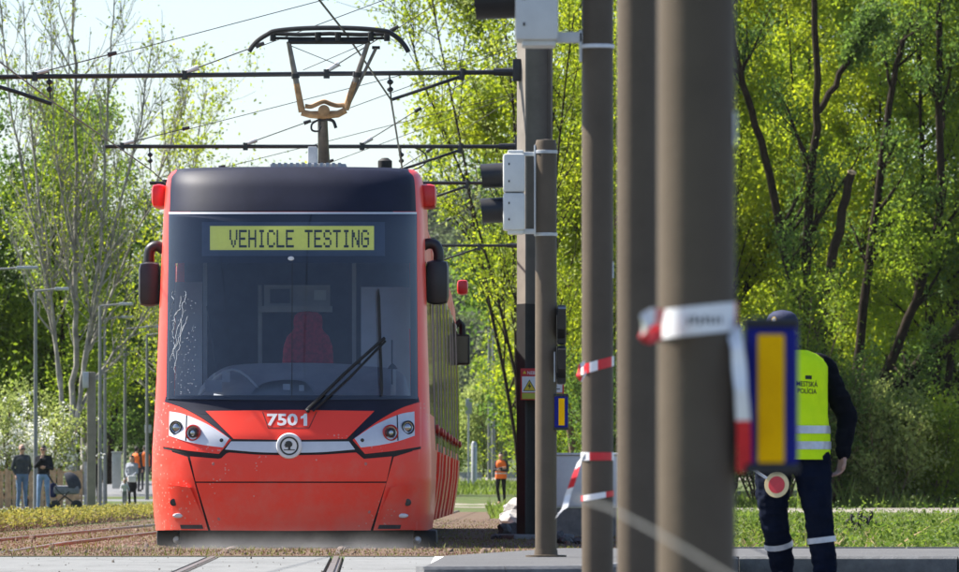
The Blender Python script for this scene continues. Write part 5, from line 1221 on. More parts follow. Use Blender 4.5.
# ------------------------------------------------------------------ rubble heap at the mast foot
M_rub = mat('broken_concrete', (0.36, 0.34, 0.31), 0.95, noise=0.25, nscale=6, bump=0.5, bscale=25)
M_rub2 = mat('broken_asphalt', (0.10, 0.10, 0.10), 0.95, noise=0.3, nscale=8, bump=0.5, bscale=30)  # dark tone; for the mast lumps the shade is put into the colour
rr = random.Random(4)
def chunk(c, s, m, name, label, group):
    bm = bmesh.new(); bmesh.ops.create_icosphere(bm, subdivisions=2, radius=1)
    k = [Vector((rr.gauss(0, 1), rr.gauss(0, 1), rr.gauss(0, 1))).normalized() for _ in range(7)]; o = [rr.uniform(0.45, 0.8) for _ in k]
    for v in bm.verts:
        for n, h in zip(k, o):
            e = v.co.dot(n) - h
            if e > 0: v.co -= n * e
        v.co = Vector((v.co.x * s[0], v.co.y * s[1], v.co.z * s[2])) + Vector((rr.gauss(0, .01), rr.gauss(0, .01), rr.gauss(0, .01)))
    zmin = min(v.co.z for v in bm.verts)
    me = bpy.data.meshes.new(name); bm.to_mesh(me); bm.free(); me.materials.append(m)
    for v in me.vertices: v.co.z -= zmin
    ob = bpy.data.objects.new(name, me); C.objects.link(ob); ob.location = c; ob.rotation_euler = (0, 0, rr.uniform(0, 6)); tag(ob, label, 'rubble', group)
lumps = [(497, 76, 0, 0.07, 1), (504, 77, 0, 0.10, 1), (512, 78, 0, 0.13, 1), (520, 77.5, 0, 0.12, 1), (529, 77, 0, 0.12, 1), (508, 101, 0, 0.16, 0), (514, 103, 0, 0.24, 0), (522, 104, 0, 0.30, 0), (531, 103, 0, 0.26, 0), (517, 104, 0.30, 0.17, 0), (524, 104.5, 0.36, 0.18, 0), (530, 104, 0.32, 0.15, 0), (511, 104, 0.18, 0.13, 0),
         (560, 70, 0, 0.09, 2), (566, 69, 0, 0.07, 2), (572, 70, 0, 0.08, 2), (579, 69.5, 0, 0.07, 2)]
for (px, d, z, s, m) in lumps:
    x = (px - CX) * d / F
    chunk((x, d, max(z * 0.8, 0) - 0.01), (s * rr.uniform(0.8, 1.3), s, s * rr.uniform(0.6, 0.9)), [M_rub, M_rub2, M_rub2][m], 'rubble_lump', ['pale broken concrete lump in the sunlit heap left of the overhead line mast', 'dark asphalt lump in the shade at the foot of the overhead line mast', 'dark asphalt lump lying in front of the grey utility cabinet'][m], ['broken concrete heap', 'asphalt lumps by the mast', 'asphalt lumps by the cabinet'][m])
# small stones and clods on the track bed
rng = np.random.default_rng(77); V, Q, off = [], [], 0
cube = np.array([[-1, -1, -.3], [1, -1, -.3], [1, 1, -.3], [-1, 1, -.3], [-.6, -.7, 1], [.7, -.5, 1], [.5, .7, .8], [-.7, .6, .9]]); cf = np.array([[0, 1, 5, 4], [1, 2, 6, 5], [2, 3, 7, 6], [3, 0, 4, 7], [4, 5, 6, 7]])
for i in range(3200):
    y = 1 / rng.uniform(1 / 125, 1 / 57.2); x = rng.uniform(-6, 3); s = rng.lognormal(-5.0, 0.5)
    V.append(cube * s * rng.uniform(0.6, 1.3, 3) + rng.normal(0, s * 0.2, (8, 3)) + [x, y, 0.008]); Q.append(cf + off); off += 8
tag(raw_mesh('clods', np.concatenate(V), np.concatenate(Q), mat('clod', (0.115, 0.072, 0.052), 0.95, col2=(0.17, 0.12, 0.09), nscale=0.9), None), 'loose reddish clods and stones on the track bed', 'stones', None, 'stuff')
V, Q, off = [], [], 0
for i in range(300):
    y = rng.uniform(44, 56.6); x = rng.uniform(-8, -0.4); s = rng.lognormal(-5.8, 0.5)
    V.append(cube * s * rng.uniform(0.6, 1.3, 3) + rng.normal(0, s * 0.2, (8, 3)) + [x, y, 0.002]); Q.append(cf + off); off += 8
tag(raw_mesh('grit', np.concatenate(V), np.concatenate(Q), mat('grit_dark', (0.10, 0.085, 0.07), 0.95, noise=0.4, nscale=3), None), 'dark grit and crumbs scattered on the pale concrete crossing', 'grit', None, 'stuff')
for xo in (-0.62, -1.62 + 1.0 + 0.55):
    pass

# ------------------------------------------------------------------ cabinet
d = 80.0; M_cab = mat('cabinet_grey', (0.80, 0.81, 0.79), 0.55, noise=0.06, nscale=3); M_cabb = mat('cabinet_base', (0.22, 0.21, 0.19), 0.9, noise=0.2, nscale=6)
a, b = P(554, 0, d).x, P(618, 0, d).x; zb, zs, zt = -0.02, P(0, 508, d).z, P(0, 453, d).z
cb = empty('utility_cabinet', ((a + b) / 2, d, 0), 'light grey utility cabinet behind the poles', 'cabinet')
MB().box((a, d, zs), (b, d + 0.35, zt - 0.03), 0, 0.008).build('body', M_cab, cb); MB().box((a - 0.02, d - 0.02, zt - 0.028), (b + 0.02, d + 0.37, zt), 0, 0.008).build('lid', M_cab, cb)
MB().box((a + 0.01, d + 0.01, zb), (b - 0.01, d + 0.34, zs - 0.002)).build('plinth', M_cabb, cb, smooth=False)
for s in (0, 1):
    x0 = a + 0.015 + s * (b - a) / 2; MB().box((x0, d - 0.012, zs + 0.02), (x0 + (b - a) / 2 - 0.03, d + 0.001, zt - 0.05), 0, 0.004).build('door', M_cab, cb)

# ------------------------------------------------------------------ left side: lamps, posts, fence
M_lamp = mat('lamp_post_grey', (0.20, 0.20, 0.19), 0.5, 0.3, noise=0.1, nscale=4)
M_head = mat('lamp_head', (0.40, 0.41, 0.42), 0.4, 0.3, noise=0.1, nscale=6)
for (px, d, ytop, xend, lab) in [(3, 173, 270, 38, 'street lamp at the left picture edge, only its arm in view'), (35.5, 191, 291, 69, 'street lamp left of the bare tree trunk'), (100, 208, 306, 133, 'street lamp right of the bare tree, taller of the close pair'), (105, 223, 319, 134, 'street lamp right of the bare tree, lower of the close pair'),
                                 (125, 238, 329, 160, 'street lamp half-way between the bare tree and the tram'), (147, 250, 335, 176, 'street lamp partly hidden by the tram front')]:
    if px == 3: px = -14
    p = P(px, ytop, d); z0 = terrain(p.x, d) - 0.02
    root = empty('street_lamp', (p.x, d, z0), lab, 'street lamp', 'street lamps along the path')
    MB().tube([(p.x, d, z0), (p.x, d, z0 + 1.2), (p.x, d, p.z)], [0.075, 0.065, 0.042], 10).build('post', M_lamp, root)
    e = P(xend, ytop - 3, d); m_ = p.lerp(e, 0.6)
    MB().tube([p, m_], 0.03, 8).build('arm', M_lamp, root)
    MB().box((m_.x - 0.02, d - 0.14, m_.z - 0.03), (e.x, d + 0.14, m_.z + 0.05), 0, 0.03).build('lamp_head', M_head, root)
# square post with a box near its top
d = 142; p = P(91.5, 372, d); sp_ = empty('service_post', (p.x, d, 0), 'tan post with a small box near its top beside the hedge', 'post')
MB().box((p.x - 0.085, d - 0.085, -0.02), (p.x + 0.085, d + 0.085, p.z), 0, 0.015).build('post', mat('post_tan', (0.22, 0.19, 0.14), 0.7, noise=0.15, nscale=4), sp_)
a, b = P(84, 388, d), P(89, 372, d); MB().box((a.x - 0.02, d - 0.17, a.z), (b.x, d + 0.06, b.z), 0, 0.01).build('box', M_head, sp_)
# thin sign posts further back
for (px, d, y0, w, lab) in [(148, 262, 425, 8, 'small grey notice on a thin post by the tram front, left side')]:
    p = P(px, y0, d); z0 = terrain(p.x, d); r_ = empty('notice_post', (p.x, d, z0), lab, 'sign'); MB().tube([(p.x, d, z0 - 0.02), (p.x, d, p.z)], 0.03, 8).build('post', M_lamp, r_); MB().box((p.x - 0.13, d - 0.05, p.z - 0.3), (p.x + 0.13, d - 0.03, p.z), 0, 0.005).build('plate', M_head, r_)
# grey distribution box on the path
d = 268; a, b = P(112, 481, d), P(121, 453, d); g_ = empty('distribution_box', ((a.x + b.x) / 2, d, terrain(a.x, d)), 'pale grey distribution box beside the path left of the tram', 'cabinet')
MB().box((a.x, d, a.z - 0.3), (b.x, d + 0.3, b.z), 0, 0.03).build('body', M_head, g_); MB().box((a.x - 0.03, d - 0.03, b.z + 0.002), (b.x + 0.03, d + 0.33, b.z + 0.05), 0, 0.02).build('roof', M_head, g_)
# wooden slat fence
M_wood = mat('fence_wood', (0.40, 0.27, 0.14), 0.8, noise=0.25, nscale=7, bump=0.2, bscale=30)
fd = 200.0; fence = empty('wooden_fence', (P(40, 0, fd).x, fd, 0), 'low wooden slat fence behind the two standing men', 'fence')
xa, xb = P(-14, 0, fd).x, P(80, 0, fd).x; rf = random.Random(9)
for i in range(25):
    x = xa + (xb - xa) * i / 24 + rf.uniform(-0.03, 0.03); y = fd + 0.12 * i * 0.4; h = 1.12 + rf.uniform(-0.05, 0.05); w = rf.uniform(0.035, 0.06)
    MB().box((x - w, y - 0.015, -0.02), (x + w, y + 0.015, h), rf.uniform(-.1, .1)).build('slat', M_wood, fence, smooth=False)
MB().prism([(xa, fd + 0.03, 0.98), (xb, fd + 1.18, 0.98), (xb, fd + 1.22, 0.98), (xa, fd + 0.07, 0.98)], (0, 0, 0.09)).build('rail', M_wood, fence, smooth=False)
MB().prism([(xa, fd + 0.03, 0.28), (xb, fd + 1.18, 0.28), (xb, fd + 1.22, 0.28), (xa, fd + 0.07, 0.28)], (0, 0, 0.07)).build('rail', M_wood, fence, smooth=False)
MB().box((xb + 0.05, fd + 1.1, -0.02), (xb + 0.22, fd + 1.25, 1.35), 0, 0.01).build('end_post', mat('fence_post', (0.33, 0.31, 0.27), 0.8, noise=0.2, nscale=6), fence)

# ------------------------------------------------------------------ far right of the tram: sign, poles, barrier
d = 290; p = P(468.5, 398, d); r_ = empty('far_sign', (p.x, d, terrain(p.x, d)), 'tall white road sign on a thin pole beyond the tram', 'sign')
MB().tube([(p.x, d, terrain(p.x, d) - 0.02), (p.x, d, p.z)], 0.04, 8).build('post', M_galv, r_); a, b = P(465.5, 414, d), P(472, 399, d); MB().box((a.x, d - 0.07, a.z), (b.x, d - 0.05, b.z), 0, 0.01).build('plate', M_head, r_)
for i, (px, d, yt, w, lab) in enumerate([(489.5, 300, 300, 0.09, 'thin grey mast far away beyond the worker in orange, left one'), (493.5, 320, 318, 0.09, 'thin grey mast far away beyond the worker in orange, right one')]):
    p = P(px, yt, d); r_ = empty('far_mast', (p.x, d, terrain(p.x, d)), lab, 'mast'); MB().tube([(p.x, d, terrain(p.x, d) - 0.02), (p.x, d, p.z)], [w, w * 0.7], 8).build('shaft', M_lamp, r_)
    q = P(px - 18, yt + 2 * i + 12, d); MB().tube([(p.x, d, q.z), (q.x, d, q.z)], 0.03, 6).build('arm', M_lamp, r_)
d = 297
for i, (x0, x1, lab) in enumerate([(459, 482, 'pale concrete barrier beyond the grass right of the tram'), (500, 520, 'pale concrete barrier behind the worker in orange')]):
    a, b = P(x0, 0, d), P(x1, 0, d); zt = terrain(a.x, d); MB().prism([(a.x, d - 0.25, zt - 0.03), (a.x, d - 0.08, zt + 0.3), (a.x, d - 0.07, zt + 0.42), (a.x, d + 0.07, zt + 0.42), (a.x, d + 0.08, zt + 0.3), (a.x, d + 0.25, zt - 0.03)], (b.x - a.x, 0, 0)).build('concrete_barrier', M_rub, smooth=False, label=lab, cat='barrier')
# white bollard-like post and a dark parked car half hidden
p = P(474, 441, 292); zt = terrain(p.x, 292); MB().lathe((p.x, 292, zt - 0.02), [(0.12, 0), (0.12, p.z - zt - 0.1), (0.06, p.z - zt)], 'Z', 14).build('white_post', M_head, label='short white post standing beyond the tram beside the pale barrier', cat='post')
# ------------------------------------------------------------------ people
SKIN = mat('skin', (0.42, 0.24, 0.17), 0.55, noise=0.06, nscale=20)
HAIR = mat('hair_dark', (0.02, 0.016, 0.013), 0.7, noise=0.3, nscale=40)
SHOE = mat('shoe_dark', (0.03, 0.028, 0.026), 0.6, noise=0.2, nscale=20)
def cloth(name, c, noise=0.18): return mat(name, c, 0.95, noise=noise, nscale=9, bump=0.25, bscale=25, spec=0.08)

def capsule(mb, p0, p1, r0, r1, n=12):
    p0, p1 = Vector(p0), Vector(p1); ax = p1 - p0; L = max(ax.length, 1e-5); u = ax / L if ax.length > 1e-5 else Vector((0, 0, 1))
    pts, rs = [], []
    for a in (-80, -55, -30, 0): pts.append(p0 + u * r0 * math.sin(R(a))); rs.append(r0 * math.cos(R(a)))
    for a in (0, 30, 55, 80): pts.append(p1 + u * r1 * math.sin(R(a))); rs.append(r1 * math.cos(R(a)))
    mb.tube(pts, rs, n)

def body_mesh(name, prims, mats, voxel, root, smooth_it=4):
    """prims: (p0, p1, r0, r1, material index). One continuous skin by voxel remesh; faces take the colour of the nearest limb"""
    mb = MB()
    for p in prims: capsule(mb, p[0], p[1], p[2], p[3])
    me = bpy.data.meshes.new(name); me.from_pydata(mb.v, [], mb.f)
    bm = bmesh.new(); bm.from_mesh(me); bmesh.ops.recalc_face_normals(bm, faces=bm.faces); bm.to_mesh(me); bm.free()
    ob = bpy.data.objects.new(name, me); C.objects.link(ob)
    md = ob.modifiers.new('r', 'REMESH'); md.mode = 'VOXEL'; md.voxel_size = voxel; md.use_smooth_shade = True
    sm = ob.modifiers.new('s', 'SMOOTH'); sm.iterations = smooth_it; sm.factor = 0.5
    dg = bpy.context.evaluated_depsgraph_get(); me2 = bpy.data.meshes.new_from_object(ob.evaluated_get(dg)); bpy.data.objects.remove(ob); bpy.data.meshes.remove(me)
    if voxel < 0.01:
        from mathutils import noise as mnoise
        me2.update(); co = np.zeros(len(me2.vertices) * 3); me2.vertices.foreach_get('co', co); co = co.reshape(-1, 3); nn = np.array([v.normal[:] for v in me2.vertices])
        hands = np.array([[*p[0]] for p in prims if p[4] in (2, 3)])
        for i in range(len(co)):
            if np.min(np.abs(hands - co[i]).sum(1)) < 0.06: continue
            q = Vector((co[i][0] * 7, co[i][1] * 7, co[i][2] * 16)); a = mnoise.noise(q) + 0.6 * mnoise.noise(q * 2.1)
            co[i] += nn[i] * 0.011 * a
        me2.vertices.foreach_set('co', co.ravel()); me2.update()
    n = len(me2.polygons); cen = np.zeros(n * 3); me2.polygons.foreach_get('center', cen); cen = cen.reshape(-1, 3)
    best = np.full(n, 1e9); idx = np.zeros(n, int)
    for (p0, p1, r0, r1, mi) in prims:
        a, b = np.array(p0, float), np.array(p1, float); ab = b - a; l2 = (ab ** 2).sum() + 1e-12
        t = np.clip(((cen - a) @ ab) / l2, 0, 1); dd = np.linalg.norm(cen - (a + t[:, None] * ab), axis=1) - (r0 + (r1 - r0) * t)
        w = dd < best; best[w] = dd[w]; idx[w] = mi
    for m in mats: me2.materials.append(m)
    me2.polygons.foreach_set('material_index', idx.astype(np.int32)); me2.polygons.foreach_set('use_smooth', np.ones(n, bool)); me2.update()
    o = bpy.data.objects.new(name, me2); C.objects.link(o); o.parent = root; o['_w'] = tuple(root.location)
    return o

def hand(prims, wrist, direction, side, mi, s=1.0, curl=0.4, palm_n=(0, -1, 0)):
    """palm and five separate bent fingers from a wrist"""
    w, d = Vector(wrist), Vector(direction).normalized(); pn = Vector(palm_n); pn = (pn - d * pn.dot(d)).normalized(); ac = d.cross(pn).normalized() * side
    k = w + d * 0.085 * s
    for i, o in enumerate((-0.028, -0.009, 0.010, 0.029)): prims.append((w + ac * o * 0.5 * s, k + ac * o * s, 0.020 * s, 0.014 * s, mi))
    for o, L in ((-0.031, 0.070), (-0.010, 0.082), (0.012, 0.076), (0.032, 0.058)):
        a = k + ac * o * s; b = a + (d * math.cos(curl) + pn * math.sin(curl)) * L * 0.5 * s; c = b + (d * math.cos(2.2 * curl) + pn * math.sin(2.2 * curl)) * L * 0.5 * s
        prims.append((a, b, 0.0105 * s, 0.0095 * s, mi)); prims.append((b, c, 0.0095 * s, 0.008 * s, mi))
    t0 = w + d * 0.025 * s - ac * 0.022 * s; t1 = t0 + (d * 0.75 - ac * 0.6 + pn * 0.2).normalized() * 0.045 * s; t2 = t1 + (d * 0.95 - ac * 0.1 + pn * 0.35).normalized() * 0.035 * s
    prims.append((t0, t1, 0.014 * s, 0.011 * s, mi)); prims.append((t1, t2, 0.011 * s, 0.009 * s, mi))

def person(label, px, d, height, mats, pose, turn=0.0, voxel=0.014, group=None, z0=None, hair='short', skirt=False, hat=None, zoff=0.0, bulk=1.0):
    """mats: dict top, legs, shoe. pose: joint overrides in metres for a 1.75 m figure facing the camera (-y); x to the picture's right"""
    x = (px - CX) * d / F; zg = (terrain(x, d) if z0 is None else z0)
    root = empty('person', (x, d, zg), label, 'person', group)
    J = dict(neck=(0, 0.0, 1.47), head=(0, -0.02, 1.60), crown=(0, -0.005, 1.665), chin=(0, -0.055, 1.555), lsh=(-0.175, 0.01, 1.41), rsh=(0.175, 0.01, 1.41), lel=(-0.235, 0.03, 1.13), rel=(0.235, 0.03, 1.13),
             lwr=(-0.24, -0.04, 0.89), rwr=(0.24, -0.04, 0.89), lhip=(-0.09, 0.0, 0.92), rhip=(0.09, 0.0, 0.92), lkn=(-0.105, -0.01, 0.50), rkn=(0.105, -0.01, 0.50), lan=(-0.11, 0.03, 0.09), ran=(0.11, 0.03, 0.09),
             ltoe=(-0.125, -0.13, 0.035), rtoe=(0.125, -0.13, 0.035), waist=(0, 0, 1.05), chest=(0, 0.0, 1.30), lhd=(0, -0.1, -1), rhd=(0, -0.1, -1))
    J.update(pose); s = height / 1.755; ct, st = math.cos(turn), math.sin(turn)
    def T(p): return Vector((p[0] * ct - p[1] * st, p[0] * st + p[1] * ct, p[2])) * s
    dirs = {k: J.pop(k) for k in ('lhd', 'rhd')}
    K = {k: Vector(v) for k, v in J.items()}
    pr = []
    def A(a, b, r0, r1, mi): pr.append([Vector(a), Vector(b), r0, r1, mi])
    TOP, LEG, SK, HR, SH = 0, 1, 2, 3, 4
    ch, wa = K['chest'], K['waist']
    A(ch + Vector((-0.085, 0, 0.03)), ch + Vector((0.085, 0, 0.03)), 0.115, 0.115, TOP); A(ch + Vector((-0.075, 0, -0.10)), ch + Vector((0.075, 0, -0.10)), 0.108, 0.108, TOP)
    A(K['lsh'] + Vector((0.04, 0, 0.0)), K['rsh'] + Vector((-0.04, 0, 0.0)), 0.075, 0.075, TOP)
    A(ch + Vector((-0.06, 0, -0.05)), wa + Vector((-0.06, 0, 0)), 0.108, 0.105, TOP); A(ch + Vector((0.06, 0, -0.05)), wa + Vector((0.06, 0, 0)), 0.108, 0.105, TOP)
    A(wa + Vector((-0.065, 0, -0.05)), wa + Vector((0.065, 0, -0.05)), 0.108, 0.108, TOP); A(wa + Vector((-0.065, 0, -0.11)), wa + Vector((0.065, 0, -0.11)), 0.108, 0.108, LEG)
    A(ch + Vector((0, 0.015, 0.10)), K['neck'], 0.075, 0.058, TOP); A(K['neck'] + Vector((0, 0, 0.015)), K['head'], 0.053, 0.056, SK)
    hd, cr, cn = K['head'], K['crown'], K['chin']
    A(hd + Vector((0, -0.012, 0.02)), cr + Vector((0, -0.012, -0.012)), 0.074, 0.078, SK); A(cn + Vector((-0.012, 0.01, 0)), cn + Vector((0.012, 0.01, 0)), 0.036, 0.036, SK); A(cn + Vector((0, 0.01, 0.02)), hd + Vector((0, -0.03, 0.03)), 0.046, 0.06, SK)
    fwd = (cn - hd); fwd.z = 0; fwd = fwd.normalized() if fwd.length > 1e-4 else Vector((0, -1, 0)); sd = Vector((-fwd.y, fwd.x, 0))
    A(hd + fwd * 0.085 + Vector((0, 0, 0.035)), hd + fwd * 0.102 + Vector((0, 0, 0.005)), 0.010, 0.014, SK)
    for q in (-1, 1): A(hd + sd * q * 0.078 + Vector((0, 0, 0.0)), hd + sd * q * 0.08 + Vector((0, 0, 0.04)), 0.013, 0.016, SK)
    if hair != 'none':
        A(cr + Vector((0, 0.012, 0.012)) - fwd * 0.005, cr + Vector((0, 0, 0.03)) + fwd * 0.02, 0.083, 0.068, HR); A(hd - fwd * 0.03 + Vector((0, 0, 0.03)), cr - fwd * 0.03, 0.070, 0.078, HR)
        if hair == 'long': A(cr - fwd * 0.05, K['neck'] - fwd * 0.07 + Vector((0, 0, -0.05)), 0.075, 0.06, HR)
    for q in ('l', 'r'):
        sg_ = -1 if q == 'l' else 1
        A(K[q + 'sh'], K[q + 'el'], 0.062, 0.050, TOP); A(K[q + 'el'], K[q + 'wr'], 0.050, 0.038, TOP)
        w, e = K[q + 'wr'], K[q + 'el']; hdv = Vector(dirs[q + 'hd']); A(w, w + hdv.normalized() * 0.02, 0.03, 0.027, SK)
        hp_ = []; hand(hp_, w + hdv.normalized() * 0.02, hdv, sg_, SK, 1.0, 0.45, (-sg_ * 0.8, -0.4, 0))
        for h_ in hp_: pr.append(list(h_))
        A(K[q + 'hip'], K[q + 'kn'], 0.092, 0.062, LEG); A(K[q + 'kn'], K[q + 'an'], 0.060, 0.048, LEG)
        A(K[q + 'an'] + Vector((0, 0.02, -0.04)), K[q + 'toe'], 0.046, 0.036, SH); A(K[q + 'an'], K[q + 'an'] + Vector((0, 0.01, -0.03)), 0.045, 0.045, SH)
    if skirt: A(wa + Vector((0, 0, -0.15)), Vector((0, 0.0, 0.62)), 0.15, 0.19, LEG)
    prims = [(T(p[0]), T(p[1]), p[2] * s * (bulk if p[4] == 0 else bulk ** 1.6 if p[4] == 1 else 1), p[3] * s * (bulk if p[4] == 0 else bulk ** 1.6 if p[4] == 1 else 1), p[4]) for p in pr]
    zmin = min(min(p[0].z - p[2], p[1].z - p[3]) for p in prims)
    prims = [(p[0] - Vector((0, 0, zmin)), p[1] - Vector((0, 0, zmin)), p[2], p[3], p[4]) for p in prims]
    o = body_mesh('body', prims, [mats['top'], mats['legs'], SKIN, mats.get('hair', HAIR), mats.get('shoe', SHOE)], voxel, root)
    root['_z'] = zmin
    def W(p): return T(p) + Vector((x, d, zg - zmin))
    # eyes
    em = MB()
    for q in (-1, 1):
        c = W(hd + fwd * 0.085 + sd * q * 0.031 + Vector((0, 0, 0.035))); em.lathe(c, [(0.011, -0.008), (0.012, 0), (0.006, 0.006), (0.001, 0.007)], T(fwd), 10)
    em.build('eyes', mat('eye_dark', (0.03, 0.025, 0.02), 0.3), root)
    return root, W, T, s

def sunglasses(root, W, T, hd=(0, -0.02, 1.60)):
    mb = MB(); hd = Vector(hd)
    for q in (-1, 1): mb.lathe(W(hd + Vector((q * 0.033, -0.092, 0.037))), [(0.026, 0), (0.026, 0.008), (0.001, 0.01)], T((0, -1, 0)), 14)
    mb.tube([W(hd + Vector((-0.075, -0.02, 0.04))), W(hd + Vector((-0.06, -0.088, 0.042))), W(hd + Vector((0.06, -0.088, 0.042))), W(hd + Vector((0.075, -0.02, 0.04)))], 0.005, 6)
    mb.build('sunglasses', mat('lens_black', (0.01, 0.01, 0.01), 0.2), root)

def vest_shell(name, root, W, m, ch=(0, 0.0, 1.30), z0=0.93, z1=1.455, off=0.022, rows=None, band_m=None, bands=()):
    """open waistcoat following the torso: (z, half width, half depth)"""
    prof = rows or [(z0, 0.195, 0.135), (1.0, 0.19, 0.135), (1.1, 0.185, 0.132), (1.2, 0.195, 0.138), (1.3, 0.200, 0.142), (1.36, 0.185, 0.142), (1.41, 0.165, 0.128), (1.455, 0.135, 0.098), (1.485, 0.09, 0.075)]
    dx, dy = ch[0], ch[1]
    def ring(z, hw, hd):
        r_ = []
        for j in range(64):
            t = 2 * math.pi * j / 64; c, s_ = math.cos(t), math.sin(t); e = 0.75; wv = 1 + 0.022 * math.sin(5 * t + 9 * z) + 0.014 * math.sin(11 * t - 17 * z)
            r_.append(W((dx * min(1, (z - 0.9) / 0.4) + hw * wv * math.copysign(abs(c) ** e, c), dy * min(1, (z - 0.9) / 0.4) + hd * wv * math.copysign(abs(s_) ** e, s_), z)))
        return r_ + [r_[0]]
    zz = np.linspace(prof[0][0], prof[-1][0], 26); P_ = np.array(prof)
    f = lambda z, o=0.0: ring(z, float(np.interp(z, P_[:, 0], P_[:, 1])) + o, float(np.interp(z, P_[:, 0], P_[:, 2])) + o)
    v = MB().grid([f(z) for z in zz]).build(name, m, root)
    for (a, b) in bands: MB().grid([f(z, 0.004) for z in np.linspace(a, b, 4)]).build('reflective_band', band_m, v)
    return v, f

M_refl = mat('reflective_silver', (0.55, 0.56, 0.58), 0.4, 0.3, noise=0.1, nscale=20)
M_orange = mat('vest_orange', (0.85, 0.16, 0.02), 0.8, noise=0.1, nscale=9)
M_lime = mat('vest_lime', (0.70, 1.0, 0.015), 0.85, spec=0.1, noise=0.06, nscale=9, bump=0.25, bscale=14)

# two men by the fence
root, W, T, s = person('bald man in a charcoal jacket and jeans wearing sunglasses by the fence', 22, 190, 1.77, dict(top=cloth('jacket_charcoal', (0.055, 0.058, 0.062)), legs=cloth('jeans_blue', (0.12, 0.17, 0.26)), hair=SKIN),
                       dict(lel=(-0.25, 0.06, 1.14), lwr=(-0.17, 0.0, 0.95), rel=(0.25, 0.08, 1.14), rwr=(0.18, 0.08, 0.95), lkn=(-0.09, -0.01, 0.5), rkn=(0.09, -0.01, 0.5)), R(18), group='onlookers by the fence')
sunglasses(root, W, T)
root, W, T, s = person('dark-haired man in a black jacket and blue jeans with a hand at his chin', 43.5, 188, 1.74, dict(top=cloth('jacket_black', (0.022, 0.023, 0.026)), legs=cloth('jeans_light', (0.20, 0.28, 0.42))),
                       dict(rel=(0.25, -0.04, 1.12), rwr=(0.12, -0.22, 1.15), rhd=(-1, -0.3, 0.1), lel=(-0.20, -0.12, 1.17), lwr=(-0.03, -0.19, 1.38), lhd=(0.3, 0.4, 1), lan=(-0.15, 0.03, 0.09), ltoe=(-0.19, -0.12, 0.035), lkn=(-0.125, -0.01, 0.5), ran=(0.13, 0.04, 0.09), rtoe=(0.16, -0.11, 0.035)), R(-8), group='onlookers by the fence')
sunglasses(root, W, T)
# pram beside them
d = 187; c = P(66, 0, d); M_pram = cloth('pram_cloth', (0.05, 0.052, 0.06)); pr_ = empty('pram', (c.x, d, 0), 'dark pushchair with a navy bag beside the man in the black jacket', 'pushchair')
mb = MB(); rws = []
for a in np.linspace(R(-5), R(115), 10):
    rws.append([Vector((c.x + 0.08 + 0.33 * math.cos(a) * math.sin(t), d + 0.23 * math.cos(t), 0.60 + 0.42 * math.sin(a) * math.sin(t))) for t in np.linspace(0, math.pi, 11)])
mb.grid(rws); mb.build('hood', M_pram, pr_)
MB().box((c.x - 0.33, d - 0.2, 0.42), (c.x + 0.36, d + 0.2, 0.66), 0, 0.09).build('carrycot', cloth('pram_grey', (0.16, 0.165, 0.18)), pr_)
MB().box((c.x - 0.42, d - 0.14, 0.34), (c.x - 0.26, d + 0.14, 0.72), 0, 0.05).build('bag', cloth('bag_navy', (0.02, 0.025, 0.07)), pr_)
mb = MB()
for q in (-0.2, 0.2): mb.tube([(c.x - 0.5, d + q, 0.98), (c.x - 0.2, d + q, 0.5), (c.x + 0.28, d + q, 0.14)], 0.014, 6); mb.tube([(c.x + 0.1, d + q, 0.5), (c.x - 0.3, d + q, 0.14)], 0.014, 6)
mb.tube([(c.x - 0.5, d - 0.2, 0.98), (c.x - 0.5, d + 0.2, 0.98)], 0.018, 6); mb.build('frame', T_black, pr_)
for qx in (-0.3, 0.28):
    for q in (-0.23, 0.23): MB().lathe((c.x + qx, d + q - 0.02, 0.13), [(0.05, 0), (0.135, 0.005), (0.14, 0.02), (0.135, 0.035), (0.05, 0.04)], 'Y', 18).build('wheel', T_black, pr_)
# person in dark clothes behind the tan post
person('person in dark clothes half hidden by the tan post', 95, 232, 1.72, dict(top=cloth('jacket_black', (0.022, 0.023, 0.026)), legs=cloth('trousers_dark', (0.03, 0.03, 0.035))), dict(), R(170), 0.018)
# woman with a small child
root, W, T, s = person('woman in a grey top and dark skirt with a white bag beside the path', 132, 236, 1.66, dict(top=cloth('cardigan_grey', (0.30, 0.32, 0.36)), legs=cloth('skirt_black', (0.02, 0.02, 0.022))),
                       dict(lel=(-0.2, -0.05, 1.13), lwr=(-0.10, -0.18, 0.98), rel=(0.22, -0.06, 1.14), rwr=(0.10, -0.2, 1.0)), R(-20), 0.016, hair='long', skirt=True)
c = W((0.10, -0.24, 0.92)); MB().box((c.x - 0.14, c.y - 0.06, c.z - 0.12), (c.x + 0.14, c.y + 0.06, c.z + 0.10), R(10), 0.04).build('handbag', mat('bag_white', (0.6, 0.6, 0.58), 0.6, noise=0.1, nscale=9), label='small white handbag held by the woman in the dark skirt', cat='bag')
person('small child in white clothes and hood in front of the woman', 124.5, 231, 0.86, dict(top=cloth('child_white', (0.55, 0.57, 0.60)), legs=cloth('child_grey', (0.20, 0.21, 0.24)), hair=cloth('child_hood', (0.6, 0.6, 0.62))),
       dict(head=(0, -0.02, 1.62), crown=(0, 0, 1.74), lel=(-0.28, -0.05, 1.18), rel=(0.28, -0.05, 1.18), lwr=(-0.28, -0.2, 1.0), rwr=(0.28, -0.2, 1.0)), R(15), 0.013)
